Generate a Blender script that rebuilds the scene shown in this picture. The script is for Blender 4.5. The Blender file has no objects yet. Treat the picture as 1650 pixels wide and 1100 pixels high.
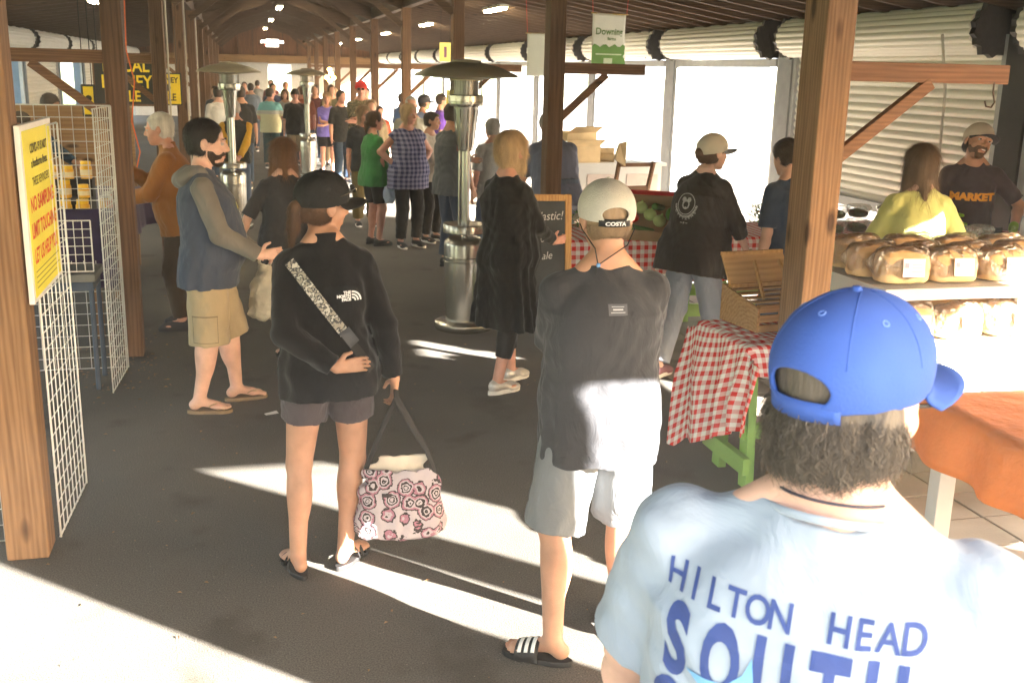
import bpy, bmesh, math, random
import numpy as np
from mathutils import Matrix, Vector, noise as mnoise
from mathutils.bvhtree import BVHTree
random.seed(7); RNG = np.random.default_rng(7)
SC = bpy.context.scene; COL = SC.collection; PI = math.pi; rad = math.radians

# ---------------- camera, world, sun, exposure ----------------
def make_camera():
    y, p, r = rad(14.3), rad(14.35), rad(1.3)
    fw = Vector((math.sin(y)*math.cos(p), math.cos(y)*math.cos(p), -math.sin(p)))
    rt = Vector((math.cos(y), -math.sin(y), 0)); up = rt.cross(fw)
    r2 = rt*math.cos(r)+up*math.sin(r); u2 = -rt*math.sin(r)+up*math.cos(r)
    m = Matrix((r2, u2, -fw)).transposed().to_4x4(); m.translation = (0, 0, 2.08)
    cd = bpy.data.cameras.new('camera'); cd.sensor_width = 36; cd.lens = 1700/1650*36
    cd.clip_start = .05; cd.clip_end = 900
    c = bpy.data.objects.new('camera', cd); COL.objects.link(c); c.matrix_world = m
    cd.dof.use_dof = True; cd.dof.focus_distance = 4.4; cd.dof.aperture_fstop = 9.0
    SC.camera = c
make_camera()
SUN_AZ = (0.72, -0.694)      # horizontal direction towards the sun
SUN_EL = 18.5
w = bpy.data.worlds.new("World"); SC.world = w; w.use_nodes = True
nt = w.node_tree; bg = nt.nodes['Background']; sky = nt.nodes.new('ShaderNodeTexSky')
sky.sky_type = 'NISHITA'; sky.sun_disc = False; sky.sun_elevation = rad(SUN_EL)
sky.sun_rotation = math.atan2(SUN_AZ[0], SUN_AZ[1]); sky.dust_density = 2.0; sky.air_density = 1.0
wt = nt.nodes.new('ShaderNodeMixRGB'); wt.blend_type = 'MULTIPLY'; wt.inputs[0].default_value = 1; wt.inputs[2].default_value = (1, .9, .78, 1)   # warm camera white balance
nt.links.new(sky.outputs[0], wt.inputs[1]); nt.links.new(wt.outputs[0], bg.inputs[0]); bg.inputs[1].default_value = .058
sd = bpy.data.lights.new('sun', 'SUN'); sd.energy = 5; sd.angle = rad(.5); sd.color = (1, .96, .89)
so = bpy.data.objects.new('sun', sd); COL.objects.link(so)
so.rotation_euler = Vector((SUN_AZ[0]*math.cos(rad(SUN_EL)), SUN_AZ[1]*math.cos(rad(SUN_EL)), math.sin(rad(SUN_EL)))).to_track_quat('Z', 'Y').to_euler()
SC.view_settings.view_transform = 'Standard'; SC.view_settings.look = 'None'
SC.view_settings.exposure = 4.85; SC.view_settings.gamma = 1
SC.cycles.use_denoising = True
SC.cycles.max_bounces = 8; SC.cycles.diffuse_bounces = 5; SC.cycles.sample_clamp_indirect = 8

# ---------------- tagging ----------------
def tag(o, label=None, cat=None, group=None, kind=None):
    if label: o['label'] = label
    if cat: o['category'] = cat
    if group: o['group'] = group
    if kind: o['kind'] = kind
    return o
def thing(name, label, cat, loc=(0, 0, 0), rz=0, group=None):
    o = bpy.data.objects.new(name, None); COL.objects.link(o); o.empty_display_size = .1
    o.location = loc; o.rotation_euler = (0, 0, rz); return tag(o, label, cat, group)
def copy_tree(o, parent=None):
    c = o.copy(); COL.objects.link(c)
    if parent is not None: c.parent = parent
    for ch in o.children: copy_tree(ch, c)
    return c

# ---------------- materials ----------------
MATS = {}
def nodes_new(name):
    m = bpy.data.materials.new(name); m.use_nodes = True
    return m, m.node_tree, m.node_tree.nodes['Principled BSDF']
def lnk(t, a, b): t.links.new(a, b)
def mat(name, col, rough=.8, var=.15, scale=8, bump=.15, bscale=60, metal=0, spec=.3, stretch=(1, 1, 1), emit=0, alpha=1, sheen=0, dist=.002):
    if name in MATS: return MATS[name]
    m, t, b = nodes_new(name); N = t.nodes
    tc = N.new('ShaderNodeTexCoord'); mp = N.new('ShaderNodeMapping'); mp.inputs['Scale'].default_value = stretch
    lnk(t, tc.outputs['Object'], mp.inputs[0])
    n = N.new('ShaderNodeTexNoise'); n.inputs['Scale'].default_value = scale; n.inputs['Detail'].default_value = 5
    lnk(t, mp.outputs[0], n.inputs['Vector'])
    r = N.new('ShaderNodeValToRGB'); c = np.array(col)
    r.color_ramp.elements[0].position = .25; r.color_ramp.elements[1].position = .75
    r.color_ramp.elements[0].color = (*np.clip(c*(1-var), 0, 1), 1); r.color_ramp.elements[1].color = (*np.clip(c*(1+var), 0, 1), 1)
    lnk(t, n.outputs[0], r.inputs[0]); lnk(t, r.outputs[0], b.inputs['Base Color'])
    b.inputs['Roughness'].default_value = rough; b.inputs['Metallic'].default_value = metal
    b.inputs['Specular IOR Level'].default_value = spec
    if sheen: b.inputs['Sheen Weight'].default_value = sheen
    if bump:
        n2 = N.new('ShaderNodeTexNoise'); n2.inputs['Scale'].default_value = bscale; n2.inputs['Detail'].default_value = 4
        lnk(t, mp.outputs[0], n2.inputs['Vector'])
        bp = N.new('ShaderNodeBump'); bp.inputs['Strength'].default_value = bump; bp.inputs['Distance'].default_value = dist*5
        lnk(t, n2.outputs[0], bp.inputs['Height']); lnk(t, bp.outputs[0], b.inputs['Normal'])
    if emit:
        b.inputs['Emission Color'].default_value = (*col, 1); b.inputs['Emission Strength'].default_value = emit
    if alpha < 1: b.inputs['Alpha'].default_value = alpha
    MATS[name] = m; return m
def cloth(name, col, var=.12, wr=.35): # fabric with soft wrinkles and weave
    key = 'cloth_'+name
    if key in MATS: return MATS[key]
    m = mat(key, col, .9, var, 9, wr*1.7, 8, spec=.12, sheen=.15, dist=.005, stretch=(1, 1, .6))
    for n in m.node_tree.nodes:
        if n.type == 'TEX_NOISE' and abs(n.inputs['Scale'].default_value-8) < .01: n.inputs['Distortion'].default_value = 1.2; n.inputs['Roughness'].default_value = .55
    return m
def wood(name, col, dark, axis=2, scale=1.0, rough=.75):
    if name in MATS: return MATS[name]
    m, t, b = nodes_new(name); N = t.nodes
    tc = N.new('ShaderNodeTexCoord'); mp = N.new('ShaderNodeMapping')
    s = [9*scale]*3; s[axis] = .55*scale; mp.inputs['Scale'].default_value = s
    lnk(t, tc.outputs['Object'], mp.inputs[0])
    oi = N.new('ShaderNodeObjectInfo'); lnk(t, oi.outputs['Random'], mp.inputs['Location'])
    wv = N.new('ShaderNodeTexWave'); wv.wave_type = 'RINGS'; wv.rings_direction = 'XYZ'[axis]
    wv.inputs['Scale'].default_value = 1.6; wv.inputs['Distortion'].default_value = 7; wv.inputs['Detail'].default_value = 3
    wv.inputs['Detail Scale'].default_value = 1.2
    n = N.new('ShaderNodeTexNoise'); n.inputs['Scale'].default_value = 6; n.inputs['Detail'].default_value = 8
    n3 = N.new('ShaderNodeTexNoise'); n3.inputs['Scale'].default_value = 1.1; n3.inputs['Detail'].default_value = 2
    for q in (wv, n): lnk(t, mp.outputs[0], q.inputs['Vector'])
    lnk(t, tc.outputs['Object'], n3.inputs['Vector'])
    mx = N.new('ShaderNodeMath'); mx.operation = 'MULTIPLY_ADD'; mx.inputs[1].default_value = .24
    lnk(t, wv.outputs[1], mx.inputs[0])
    m2 = N.new('ShaderNodeMath'); m2.operation = 'MULTIPLY'; m2.inputs[1].default_value = .76; lnk(t, n.outputs[0], m2.inputs[0]); lnk(t, m2.outputs[0], mx.inputs[2])
    r = N.new('ShaderNodeValToRGB'); r.color_ramp.elements[0].position = .25; r.color_ramp.elements[1].position = .72
    r.color_ramp.elements[0].color = (*dark, 1); r.color_ramp.elements[1].color = (*col, 1)
    lnk(t, mx.outputs[0], r.inputs[0])
    # knots
    vo = N.new('ShaderNodeTexVoronoi'); vo.inputs['Scale'].default_value = 1; mk = N.new('ShaderNodeMapping')
    ks = [5, 5, 5]; ks[axis] = 1.9; mk.inputs['Scale'].default_value = ks
    lnk(t, tc.outputs['Object'], mk.inputs[0]); lnk(t, oi.outputs['Random'], mk.inputs['Location']); lnk(t, mk.outputs[0], vo.inputs['Vector'])
    kr = N.new('ShaderNodeValToRGB'); kr.color_ramp.elements[0].position = .07; kr.color_ramp.elements[1].position = .15
    kr.color_ramp.elements[0].color = (.25, .2, .17, 1); kr.color_ramp.elements[1].color = (1, 1, 1, 1)
    lnk(t, vo.outputs['Distance'], kr.inputs[0])
    mm = N.new('ShaderNodeMixRGB'); mm.blend_type = 'MULTIPLY'; mm.inputs[0].default_value = 1
    lnk(t, r.outputs[0], mm.inputs[1]); lnk(t, kr.outputs[0], mm.inputs[2])
    vr = N.new('ShaderNodeValToRGB'); vr.color_ramp.elements[0].color = (.7, .68, .66, 1); vr.color_ramp.elements[1].color = (1.15, 1.12, 1.08, 1)
    lnk(t, n3.outputs[0], vr.inputs[0])
    m4 = N.new('ShaderNodeMixRGB'); m4.blend_type = 'MULTIPLY'; m4.inputs[0].default_value = 1
    lnk(t, mm.outputs[0], m4.inputs[1]); lnk(t, vr.outputs[0], m4.inputs[2]); lnk(t, m4.outputs[0], b.inputs['Base Color'])
    bp = N.new('ShaderNodeBump'); bp.inputs['Strength'].default_value = .25; bp.inputs['Distance'].default_value = .01
    lnk(t, mx.outputs[0], bp.inputs['Height']); lnk(t, bp.outputs[0], b.inputs['Normal'])
    b.inputs['Roughness'].default_value = rough; b.inputs['Specular IOR Level'].default_value = .25
    MATS[name] = m; return m
def gingham(name, red, white=(.8, .76, .7), n=1/.06, uv=True):
    if name in MATS: return MATS[name]
    m, t, b = nodes_new(name); N = t.nodes
    tc = N.new('ShaderNodeTexCoord'); sp = N.new('ShaderNodeSeparateXYZ'); lnk(t, tc.outputs['UV' if uv else 'Object'], sp.inputs[0])
    outs = []
    for a in ((0, 1) if uv else (0, 2)):
        q = N.new('ShaderNodeMath'); q.operation = 'MULTIPLY'; q.inputs[1].default_value = n; lnk(t, sp.outputs[a], q.inputs[0])
        f = N.new('ShaderNodeMath'); f.operation = 'FRACT'; lnk(t, q.outputs[0], f.inputs[0])
        g = N.new('ShaderNodeMath'); g.operation = 'LESS_THAN'; g.inputs[1].default_value = .5; lnk(t, f.outputs[0], g.inputs[0]); outs.append(g)
    s = N.new('ShaderNodeMath'); s.operation = 'ADD'; lnk(t, outs[0].outputs[0], s.inputs[0]); lnk(t, outs[1].outputs[0], s.inputs[1])
    h = N.new('ShaderNodeMath'); h.operation = 'MULTIPLY'; h.inputs[1].default_value = .5; lnk(t, s.outputs[0], h.inputs[0])
    mx = N.new('ShaderNodeMixRGB'); mx.inputs[1].default_value = (*white, 1); mx.inputs[2].default_value = (*red, 1); lnk(t, h.outputs[0], mx.inputs[0])
    lnk(t, mx.outputs[0], b.inputs['Base Color']); b.inputs['Roughness'].default_value = .85; b.inputs['Specular IOR Level'].default_value = .1
    nn = N.new('ShaderNodeTexNoise'); nn.inputs['Scale'].default_value = 14; bp = N.new('ShaderNodeBump'); bp.inputs['Strength'].default_value = .4; bp.inputs['Distance'].default_value = .02
    lnk(t, tc.outputs['Object'], nn.inputs['Vector']); lnk(t, nn.outputs[0], bp.inputs['Height']); lnk(t, bp.outputs[0], b.inputs['Normal'])
    MATS[name] = m; return m
def blotch(name, cols, scale=12, rough=.9, vor=True): # camouflage, flowers, batik prints
    if name in MATS: return MATS[name]
    m, t, b = nodes_new(name); N = t.nodes
    tc = N.new('ShaderNodeTexCoord')
    n = N.new('ShaderNodeTexNoise'); n.inputs['Scale'].default_value = scale; n.inputs['Detail'].default_value = 2
    lnk(t, tc.outputs['Object'], n.inputs['Vector'])
    r = N.new('ShaderNodeValToRGB'); r.color_ramp.interpolation = 'CONSTANT'
    k = len(cols); r.color_ramp.elements[0].color = (*cols[0], 1); r.color_ramp.elements[0].position = 0
    r.color_ramp.elements[1].position = .34+.32/k; r.color_ramp.elements[1].color = (*cols[1], 1)
    for i in range(2, k):
        e = r.color_ramp.elements.new(.34+.32*i/k); e.color = (*cols[i], 1)
    lnk(t, n.outputs[0], r.inputs[0]); lnk(t, r.outputs[0], b.inputs['Base Color']); b.inputs['Roughness'].default_value = rough
    MATS[name] = m; return m
def bands(name, stops, lo, hi, rough=.9, axis=2): # colour blocks of a garment along its own height
    if name in MATS: return MATS[name]
    m, t, b = nodes_new(name); N = t.nodes
    tc = N.new('ShaderNodeTexCoord'); sp = N.new('ShaderNodeSeparateXYZ'); lnk(t, tc.outputs['Object'], sp.inputs[0])
    mr = N.new('ShaderNodeMapRange'); mr.inputs[1].default_value = lo; mr.inputs[2].default_value = hi; lnk(t, sp.outputs[axis], mr.inputs[0])
    r = N.new('ShaderNodeValToRGB'); r.color_ramp.interpolation = 'CONSTANT'
    r.color_ramp.elements[0].color = (*stops[0][1], 1); r.color_ramp.elements[0].position = 0
    r.color_ramp.elements[1].position = stops[1][0]; r.color_ramp.elements[1].color = (*stops[1][1], 1)
    for p, c in stops[2:]:
        e = r.color_ramp.elements.new(p); e.color = (*c, 1)
    lnk(t, mr.outputs[0], r.inputs[0]); lnk(t, r.outputs[0], b.inputs['Base Color']); b.inputs['Roughness'].default_value = rough
    MATS[name] = m; return m

# ---------------- mesh builder ----------------
class MB:
    def __init__(s): s.v = []; s.f = []; s.uv = None
    def raw(s, v, f):
        n = len(s.v); s.v += [tuple(p) for p in v]; s.f += [tuple(i+n for i in q) for q in f]; return s
    def box(s, c, d, rot=None):
        x, y, z = (q/2 for q in d); R = rot or Matrix.Identity(3); c = Vector(c)
        v = [c+R@Vector((a*x, b*y, e*z)) for e in (-1, 1) for a, b in ((-1, -1), (1, -1), (1, 1), (-1, 1))]
        return s.raw(v, [(3, 2, 1, 0), (4, 5, 6, 7), (0, 1, 5, 4), (1, 2, 6, 5), (2, 3, 7, 6), (3, 0, 4, 7)])
    def bb(s, x0, x1, y0, y1, z0, z1): return s.box(((x0+x1)/2, (y0+y1)/2, (z0+z1)/2), (x1-x0, y1-y0, z1-z0))
    def bar(s, a, b, wd, th, up=(0, 0, 1)): # rectangular beam from a to b
        a, b = Vector(a), Vector(b); d = b-a; L = d.length; z = d.normalized(); x = Vector(up).cross(z)
        if x.length < 1e-4: x = Vector((1, 0, 0))
        x.normalize(); y = z.cross(x); R = Matrix((x, y, z)).transposed()
        return s.box((a+b)/2, (wd, th, L), R)
    def tube(s, pts, r, n=8, cap=True, flat=1):
        pts = [Vector(p) for p in pts]; rr = r if hasattr(r, '__len__') else [r]*len(pts)
        v = []; f = []; ref = None
        for i, p in enumerate(pts):
            d = (pts[min(i+1, len(pts)-1)]-pts[max(i-1, 0)]).normalized()
            if ref is None: ref = d.orthogonal().normalized()
            x = (ref-d*ref.dot(d)).normalized(); ref = x; y = d.cross(x)
            for k in range(n):
                a = 2*PI*k/n; v.append(p+x*math.cos(a)*rr[i]+y*math.sin(a)*rr[i]*flat)
        for i in range(len(pts)-1):
            for k in range(n):
                f.append((i*n+k, i*n+(k+1) % n, (i+1)*n+(k+1) % n, (i+1)*n+k))
        if cap: f.append(tuple(range(n-1, -1, -1))); f.append(tuple((len(pts)-1)*n+k for k in range(n)))
        return s.raw(v, f)
    def lathe(s, prof, c=(0, 0, 0), n=32, ell=1):
        v = []; f = []
        for r, z in prof:
            for k in range(n):
                a = 2*PI*k/n; v.append((c[0]+r*math.cos(a), c[1]+r*math.sin(a)*ell, c[2]+z))
        for i in range(len(prof)-1):
            for k in range(n): f.append((i*n+k, i*n+(k+1) % n, (i+1)*n+(k+1) % n, (i+1)*n+k))
        return s.raw(v, f)
    def extrude(s, prof, a, b): # closed 2-D profile [(u,w)] in X,Z swept along Y from a to b
        n = len(prof); v = [(u, a, q) for u, q in prof]+[(u, b, q) for u, q in prof]
        f = [(i, (i+1) % n, n+(i+1) % n, n+i) for i in range(n)]+[tuple(range(n-1, -1, -1)), tuple(range(n, 2*n))]
        return s.raw(v, f)
    def build(s, name, m, parent=None, smooth=False, bevel=0, fix=True):
        me = bpy.data.meshes.new(name); me.from_pydata(s.v, [], s.f); me.materials.append(m)
        if fix:
            b = bmesh.new(); b.from_mesh(me); bmesh.ops.recalc_face_normals(b, faces=b.faces); b.to_mesh(me); b.free()
        if smooth:
            me.polygons.foreach_set('use_smooth', [True]*len(me.polygons))
            if smooth != 2: me.set_sharp_from_angle(angle=rad(38))
        o = bpy.data.objects.new(name, me); COL.objects.link(o); o.parent = parent
        if bevel:
            q = o.modifiers.new('bevel', 'BEVEL'); q.width = bevel; q.segments = 2; q.limit_method = 'ANGLE'
        return o
def grid_cloth(name, fn, nu, nv, m, parent=None, thick=.004, size=(1, 1)): # surface fn(u,v)->point, u,v in 0..1 with real-size UVs
    v = []; f = []; uv = []
    for j in range(nv+1):
        for i in range(nu+1):
            v.append(tuple(fn(i/nu, j/nv))); uv.append((i/nu*size[0], j/nv*size[1]))
    for j in range(nv):
        for i in range(nu): a = j*(nu+1)+i; f.append((a, a+1, a+nu+2, a+nu+1))
    me = bpy.data.meshes.new(name); me.from_pydata(v, [], f); me.materials.append(m)
    L = me.uv_layers.new(name='UVMap')
    idx = np.zeros(len(me.loops), 'i'); me.loops.foreach_get('vertex_index', idx)
    L.data.foreach_set('uv', np.array(uv)[idx].ravel())
    me.polygons.foreach_set('use_smooth', [True]*len(me.polygons))
    o = bpy.data.objects.new(name, me); COL.objects.link(o); o.parent = parent
    if thick:
        q = o.modifiers.new('solid', 'SOLIDIFY'); q.thickness = thick; q.offset = -1
    return o
def bvh_of(obs):
    V = []; Fc = []
    for o in obs:
        n = len(V); V += [v.co.copy() for v in o.data.vertices]; Fc += [[i+n for i in p.vertices] for p in o.data.polygons]
    return BVHTree.FromPolygons(V, Fc)
def text_mesh(txt, size=1, sx=1, bold=0, align='CENTER', space=1, shear=0):
    cu = bpy.data.curves.new('t', 'FONT'); cu.body = txt; cu.size = size; cu.offset = bold; cu.align_x = align; cu.space_character = space; cu.shear = shear
    cu.resolution_u = 4
    o = bpy.data.objects.new('t', cu); COL.objects.link(o); dg = bpy.context.evaluated_depsgraph_get()
    me = bpy.data.meshes.new_from_object(o.evaluated_get(dg)); bpy.data.objects.remove(o)
    v = [(p.co.x*sx, p.co.y) for p in me.vertices]; f = [tuple(p.vertices) for p in me.polygons]; return v, f
def put_text(name, parts, C, U, V, m, parent, off=.002, targets=None, maxe=.02, far=.25):
    """parts: list of (verts2d, faces, du, dv[, rot]); laid in the plane C,U,V or pressed on to target meshes"""
    C, U, V = Vector(C), Vector(U).normalized(), Vector(V).normalized(); N = U.cross(V)
    b = bmesh.new()
    for pt in parts:
        v2, f, du, dv = pt[:4]; a = pt[4] if len(pt) > 4 else 0; ca, sa = math.cos(a), math.sin(a)
        bv = [b.verts.new((x*ca-y*sa+du, x*sa+y*ca+dv, 0)) for x, y in v2]
        for q in f:
            try: b.faces.new([bv[i] for i in q])
            except ValueError: pass
    if targets:
        bmesh.ops.triangulate(b, faces=b.faces)
        for _ in range(5):
            e = [e for e in b.edges if e.calc_length() > maxe]
            if not e: break
            bmesh.ops.subdivide_edges(b, edges=e, cuts=1); bmesh.ops.triangulate(b, faces=[f for f in b.faces if len(f.verts) > 3])
        T = bvh_of(targets)
    for v in b.verts:
        p = C+U*v.co.x+V*v.co.y
        if targets:
            h = T.ray_cast(p+N*far, -N, far*2.2)
            p = h[0]+N*off if h[0] is not None else p
        else: p = p+N*off
        v.co = p
    me = bpy.data.meshes.new(name); b.to_mesh(me); b.free(); me.materials.append(m)
    o = bpy.data.objects.new(name, me); COL.objects.link(o); o.parent = parent; return o
def disc2(r, n=16, cx=0, cy=0, r2=None): # disc or ring outline as 2-D mesh
    v = [(cx+r*math.cos(2*PI*k/n), cy+r*math.sin(2*PI*k/n)) for k in range(n)]
    if r2 is None: return v, [tuple(range(n))]
    v += [(cx+r2*math.cos(2*PI*k/n), cy+r2*math.sin(2*PI*k/n)) for k in range(n)]
    return v, [(k, (k+1) % n, n+(k+1) % n, n+k) for k in range(n)]
def rect2(x0, x1, y0, y1): return [(x0, y0), (x1, y0), (x1, y1), (x0, y1)], [(0, 1, 2, 3)]
# ---------------- signed-distance sculpting ----------------
def rz(a): c, s = math.cos(a), math.sin(a); return np.array([[c, -s, 0], [s, c, 0], [0, 0, 1.]])
def rx(a): c, s = math.cos(a), math.sin(a); return np.array([[1., 0, 0], [0, c, -s], [0, s, c]])
def ry(a): c, s = math.cos(a), math.sin(a); return np.array([[c, 0, s], [0, 1., 0], [-s, 0, c]])
A = lambda *q: np.array(q, float)
def unit(v): v = np.asarray(v, float); return v/max(np.linalg.norm(v), 1e-9)
class SDF:
    def __init__(s, h): s.h = h; s.ops = []; s.wr = None
    def op(s, lo, hi, fn, k, mode): s.ops.append((np.asarray(lo, float), np.asarray(hi, float), fn, k, mode))
    def cap(s, a, b, ra, rb=None, k=.01, mode=0, flat=0, infl=0):
        a = np.asarray(a, float); b = np.asarray(b, float); rb = ra if rb is None else rb; ra += infl; rb += infl
        d = b-a; L2 = max(float(d@d), 1e-9); u = unit(d); m = max(ra, rb)
        def fn(X, Y, Z):
            px, py, pz = X-a[0], Y-a[1], Z-a[2]
            t0 = (px*d[0]+py*d[1]+pz*d[2])/L2; t = np.clip(t0, 0, 1)
            q = np.sqrt((px-t*d[0])**2+(py-t*d[1])**2+(pz-t*d[2])**2)-(ra+(rb-ra)*t)
            if flat: q = np.maximum(q, (t0-1)*math.sqrt(L2))
            if flat > 1: q = np.maximum(q, -t0*math.sqrt(L2))
            return q
        s.op(np.minimum(a, b)-m, np.maximum(a, b)+m, fn, k, mode)
    def ell(s, c, r, R=None, k=.01, mode=0, infl=0, cut=None): # cut: list of (normal, offset) in local axes keeping n.p<off
        c = np.asarray(c, float); r = np.asarray(r, float)+infl; R = np.eye(3) if R is None else R; e = np.abs(R)@r
        def fn(X, Y, Z):
            p = (X-c[0], Y-c[1], Z-c[2]); l = [R[0, i]*p[0]+R[1, i]*p[1]+R[2, i]*p[2] for i in range(3)]
            k0 = np.sqrt((l[0]/r[0])**2+(l[1]/r[1])**2+(l[2]/r[2])**2); k1 = np.sqrt((l[0]/r[0]**2)**2+(l[1]/r[1]**2)**2+(l[2]/r[2]**2)**2)+1e-6
            q = k0*(k0-1)/k1
            for n, o in (cut or []): q = np.maximum(q, n[0]*l[0]+n[1]*l[1]+n[2]*l[2]-o)
            return q
        s.op(c-e, c+e, fn, k, mode)
    def loft(s, O, R, zs, xr, yr, cy, k=.02, mode=0, n=2.4, infl=0, cx=None, fold=0, foldn=9, top=None):
        O = np.asarray(O, float); zs, xr, yr, cy = (np.asarray(q, float) for q in (zs, xr, yr, cy)); cx = np.zeros_like(zs) if cx is None else np.asarray(cx, float)
        xr = xr+infl; yr = yr+infl; mx = xr.max()+abs(cx).max()+.03; my = (yr+abs(cy)).max()+.03
        cs = np.array([R@A(a, b, c) for a in (-mx, mx) for b in (-my, my) for c in (zs[0], zs[-1])])+O
        def fn(X, Y, Z):
            p = (X-O[0], Y-O[1], Z-O[2]); lx, ly, lz = [R[0, i]*p[0]+R[1, i]*p[1]+R[2, i]*p[2] for i in range(3)]
            zz = np.clip(lz, zs[0], zs[-1]); a = np.interp(zz, zs, xr); b = np.interp(zz, zs, yr)
            ux = (lx-np.interp(zz, zs, cx)); uy = (ly-np.interp(zz, zs, cy))
            q = ((np.abs(ux)/a)**n+(np.abs(uy)/b)**n+1e-9)**(1/n)
            q = (q-1)*np.minimum(a, b)
            if fold:
                th = np.arctan2(uy/b, ux/a); am = fold*np.clip((zs[-1]-.15-lz)/(zs[-1]-.15-zs[0]), 0, 1)
                q = q+am*np.sin(th*foldn+2.5*np.sin(2.1*th)+lz*3)
            q = np.maximum(q, zs[0]-lz); return np.maximum(q, lz-zs[-1])
        s.op(cs.min(0), cs.max(0), fn, k, mode)
    def mesh(s, name, m, parent=None, wr=0, seed=0):
        h = s.h; P = [o for o in s.ops if o[4] == 0]
        lo = np.min([o[0] for o in P], 0)-3*h; hi = np.max([o[1] for o in P], 0)+3*h
        n = np.ceil((hi-lo)/h).astype(int)+1; ax = [(lo[i]+h*np.arange(n[i])).astype('f4') for i in range(3)]
        D = np.full(n, .08, 'f4')
        for l, g, fn, k, mode in s.ops:
            mg = k+2.5*h
            i0 = np.clip(((l-mg-lo)/h).astype(int), 0, n); i1 = np.clip(np.ceil((g+mg-lo)/h).astype(int)+1, 0, n)
            if (i1 <= i0).any(): continue
            sl = tuple(slice(i0[i], i1[i]) for i in range(3))
            f = fn(ax[0][sl[0]][:, None, None], ax[1][sl[1]][None, :, None], ax[2][sl[2]][None, None, :])
            d = D[sl]
            if mode == 0:
                hh = np.maximum(k-np.abs(d-f), 0)/max(k, 1e-6); D[sl] = np.minimum(d, f)-hh*hh*k*.25
            else:
                f = -f; hh = np.maximum(k-np.abs(d-f), 0)/max(k, 1e-6); D[sl] = np.maximum(d, f)+hh*hh*k*.25
        if wr:
            X, Y, Z = ax[0][:, None, None], ax[1][None, :, None], ax[2][None, None, :]; q = seed*1.7
            D += wr*(np.sin(23*X+9*np.sin(7*Z+q)+q)*np.sin(19*Z+7*np.sin(11*X+9*Y+q))+.6*np.sin(41*Z+23*X+5*np.sin(17*Y)+q)*np.sin(31*Y+13*Z)).astype('f4')
        D[0] = D[-1] = 1; D[:, 0] = D[:, -1] = 1; D[:, :, 0] = D[:, :, -1] = 1
        S = D < 0
        c = np.zeros(np.array(S.shape)-1, 'i1')
        for a in (0, 1):
            for b in (0, 1):
                for e in (0, 1): c += S[a:S.shape[0]-1+a, b:S.shape[1]-1+b, e:S.shape[2]-1+e]
        act = (c > 0) & (c < 8); I, J, K = np.nonzero(act); idx = np.full(act.shape, -1, 'i4'); idx[I, J, K] = np.arange(len(I))
        pos = np.zeros((len(I), 3)); cnt = np.zeros(len(I))
        for ax_ in range(3):
            o1, o2 = [q for q in range(3) if q != ax_]
            for a in (0, 1):
                for b in (0, 1):
                    c0 = [0, 0, 0]; c0[o1] = a; c0[o2] = b; c1 = list(c0); c1[ax_] = 1
                    va = D[I+c0[0], J+c0[1], K+c0[2]]; vb = D[I+c1[0], J+c1[1], K+c1[2]]
                    w_ = (va < 0) != (vb < 0); t = np.where(w_, va/np.where(w_, va-vb, 1), 0)
                    for q in range(3): pos[:, q] += np.where(w_, c0[q]+(t if q == ax_ else 0), 0)
                    cnt += w_
        V = (pos/cnt[:, None]+np.stack([I, J, K], 1))*h+lo
        Q = []
        for ax_ in range(3):
            o1, o2 = (ax_+1) % 3, (ax_+2) % 3
            sa = [slice(None)]*3; sb = [slice(None)]*3; sa[ax_] = slice(0, -1); sb[ax_] = slice(1, None)
            df = S[tuple(sa)] != S[tuple(sb)]; inn = S[tuple(sa)]
            e = np.stack(np.nonzero(df), 1); fl = inn[e[:, 0], e[:, 1], e[:, 2]]
            u1 = np.zeros(3, int); u1[o1] = 1; u2 = np.zeros(3, int); u2[o2] = 1
            g = [idx[tuple((e-u).T)] for u in (u1+u2, u2, 0*u1, u1)]
            q = np.stack(g, 1); q[~fl] = q[~fl][:, ::-1]; Q.append(q)
        Q = np.concatenate(Q); Q = Q[(Q >= 0).all(1)]
        o = np_mesh(name, V, Q, m, parent); return o
def np_mesh(name, V, Q, m, parent=None, smooth=True):
    me = bpy.data.meshes.new(name); k = Q.shape[1]
    me.vertices.add(len(V)); me.vertices.foreach_set('co', np.asarray(V, 'f4').ravel())
    me.loops.add(len(Q)*k); me.loops.foreach_set('vertex_index', Q.astype('i4').ravel())
    me.polygons.add(len(Q)); me.polygons.foreach_set('loop_start', np.arange(0, len(Q)*k, k, dtype='i4'))
    me.polygons.foreach_set('use_smooth', np.full(len(Q), smooth)); me.update(calc_edges=True); me.materials.append(m)
    o = bpy.data.objects.new(name, me); COL.objects.link(o); o.parent = parent; return o

# ---------------- hair, skin ----------------
def skin(tone):
    c = {'fair': (.52, .3, .215), 'tan': (.43, .225, .14), 'pale': (.6, .37, .285), 'ruddy': (.5, .25, .18)}[tone]
    k = 'skin_'+tone
    if k in MATS: return MATS[k]
    m = mat(k, c, .5, .2, 11, .15, 130, spec=.35, dist=.0006)
    b = m.node_tree.nodes['Principled BSDF']; b.inputs['Subsurface Weight'].default_value = .12
    b.inputs['Subsurface Radius'].default_value = (.02, .007, .003); return m
def hairmat(name, col):
    return mat('hair_'+name, col, .5, .4, 20, .5, 90, spec=.35, stretch=(1, 1, .18), dist=.002)
HAIR = dict(black=(.012, .01, .009), dark=(.035, .022, .015), brown=(.085, .045, .024), auburn=(.16, .075, .032), blonde=(.42, .29, .155), sandy=(.25, .165, .095), grey=(.3, .28, .25), white=(.5, .48, .44), greybrown=(.075, .06, .048), dirty=(.115, .068, .036))
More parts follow.
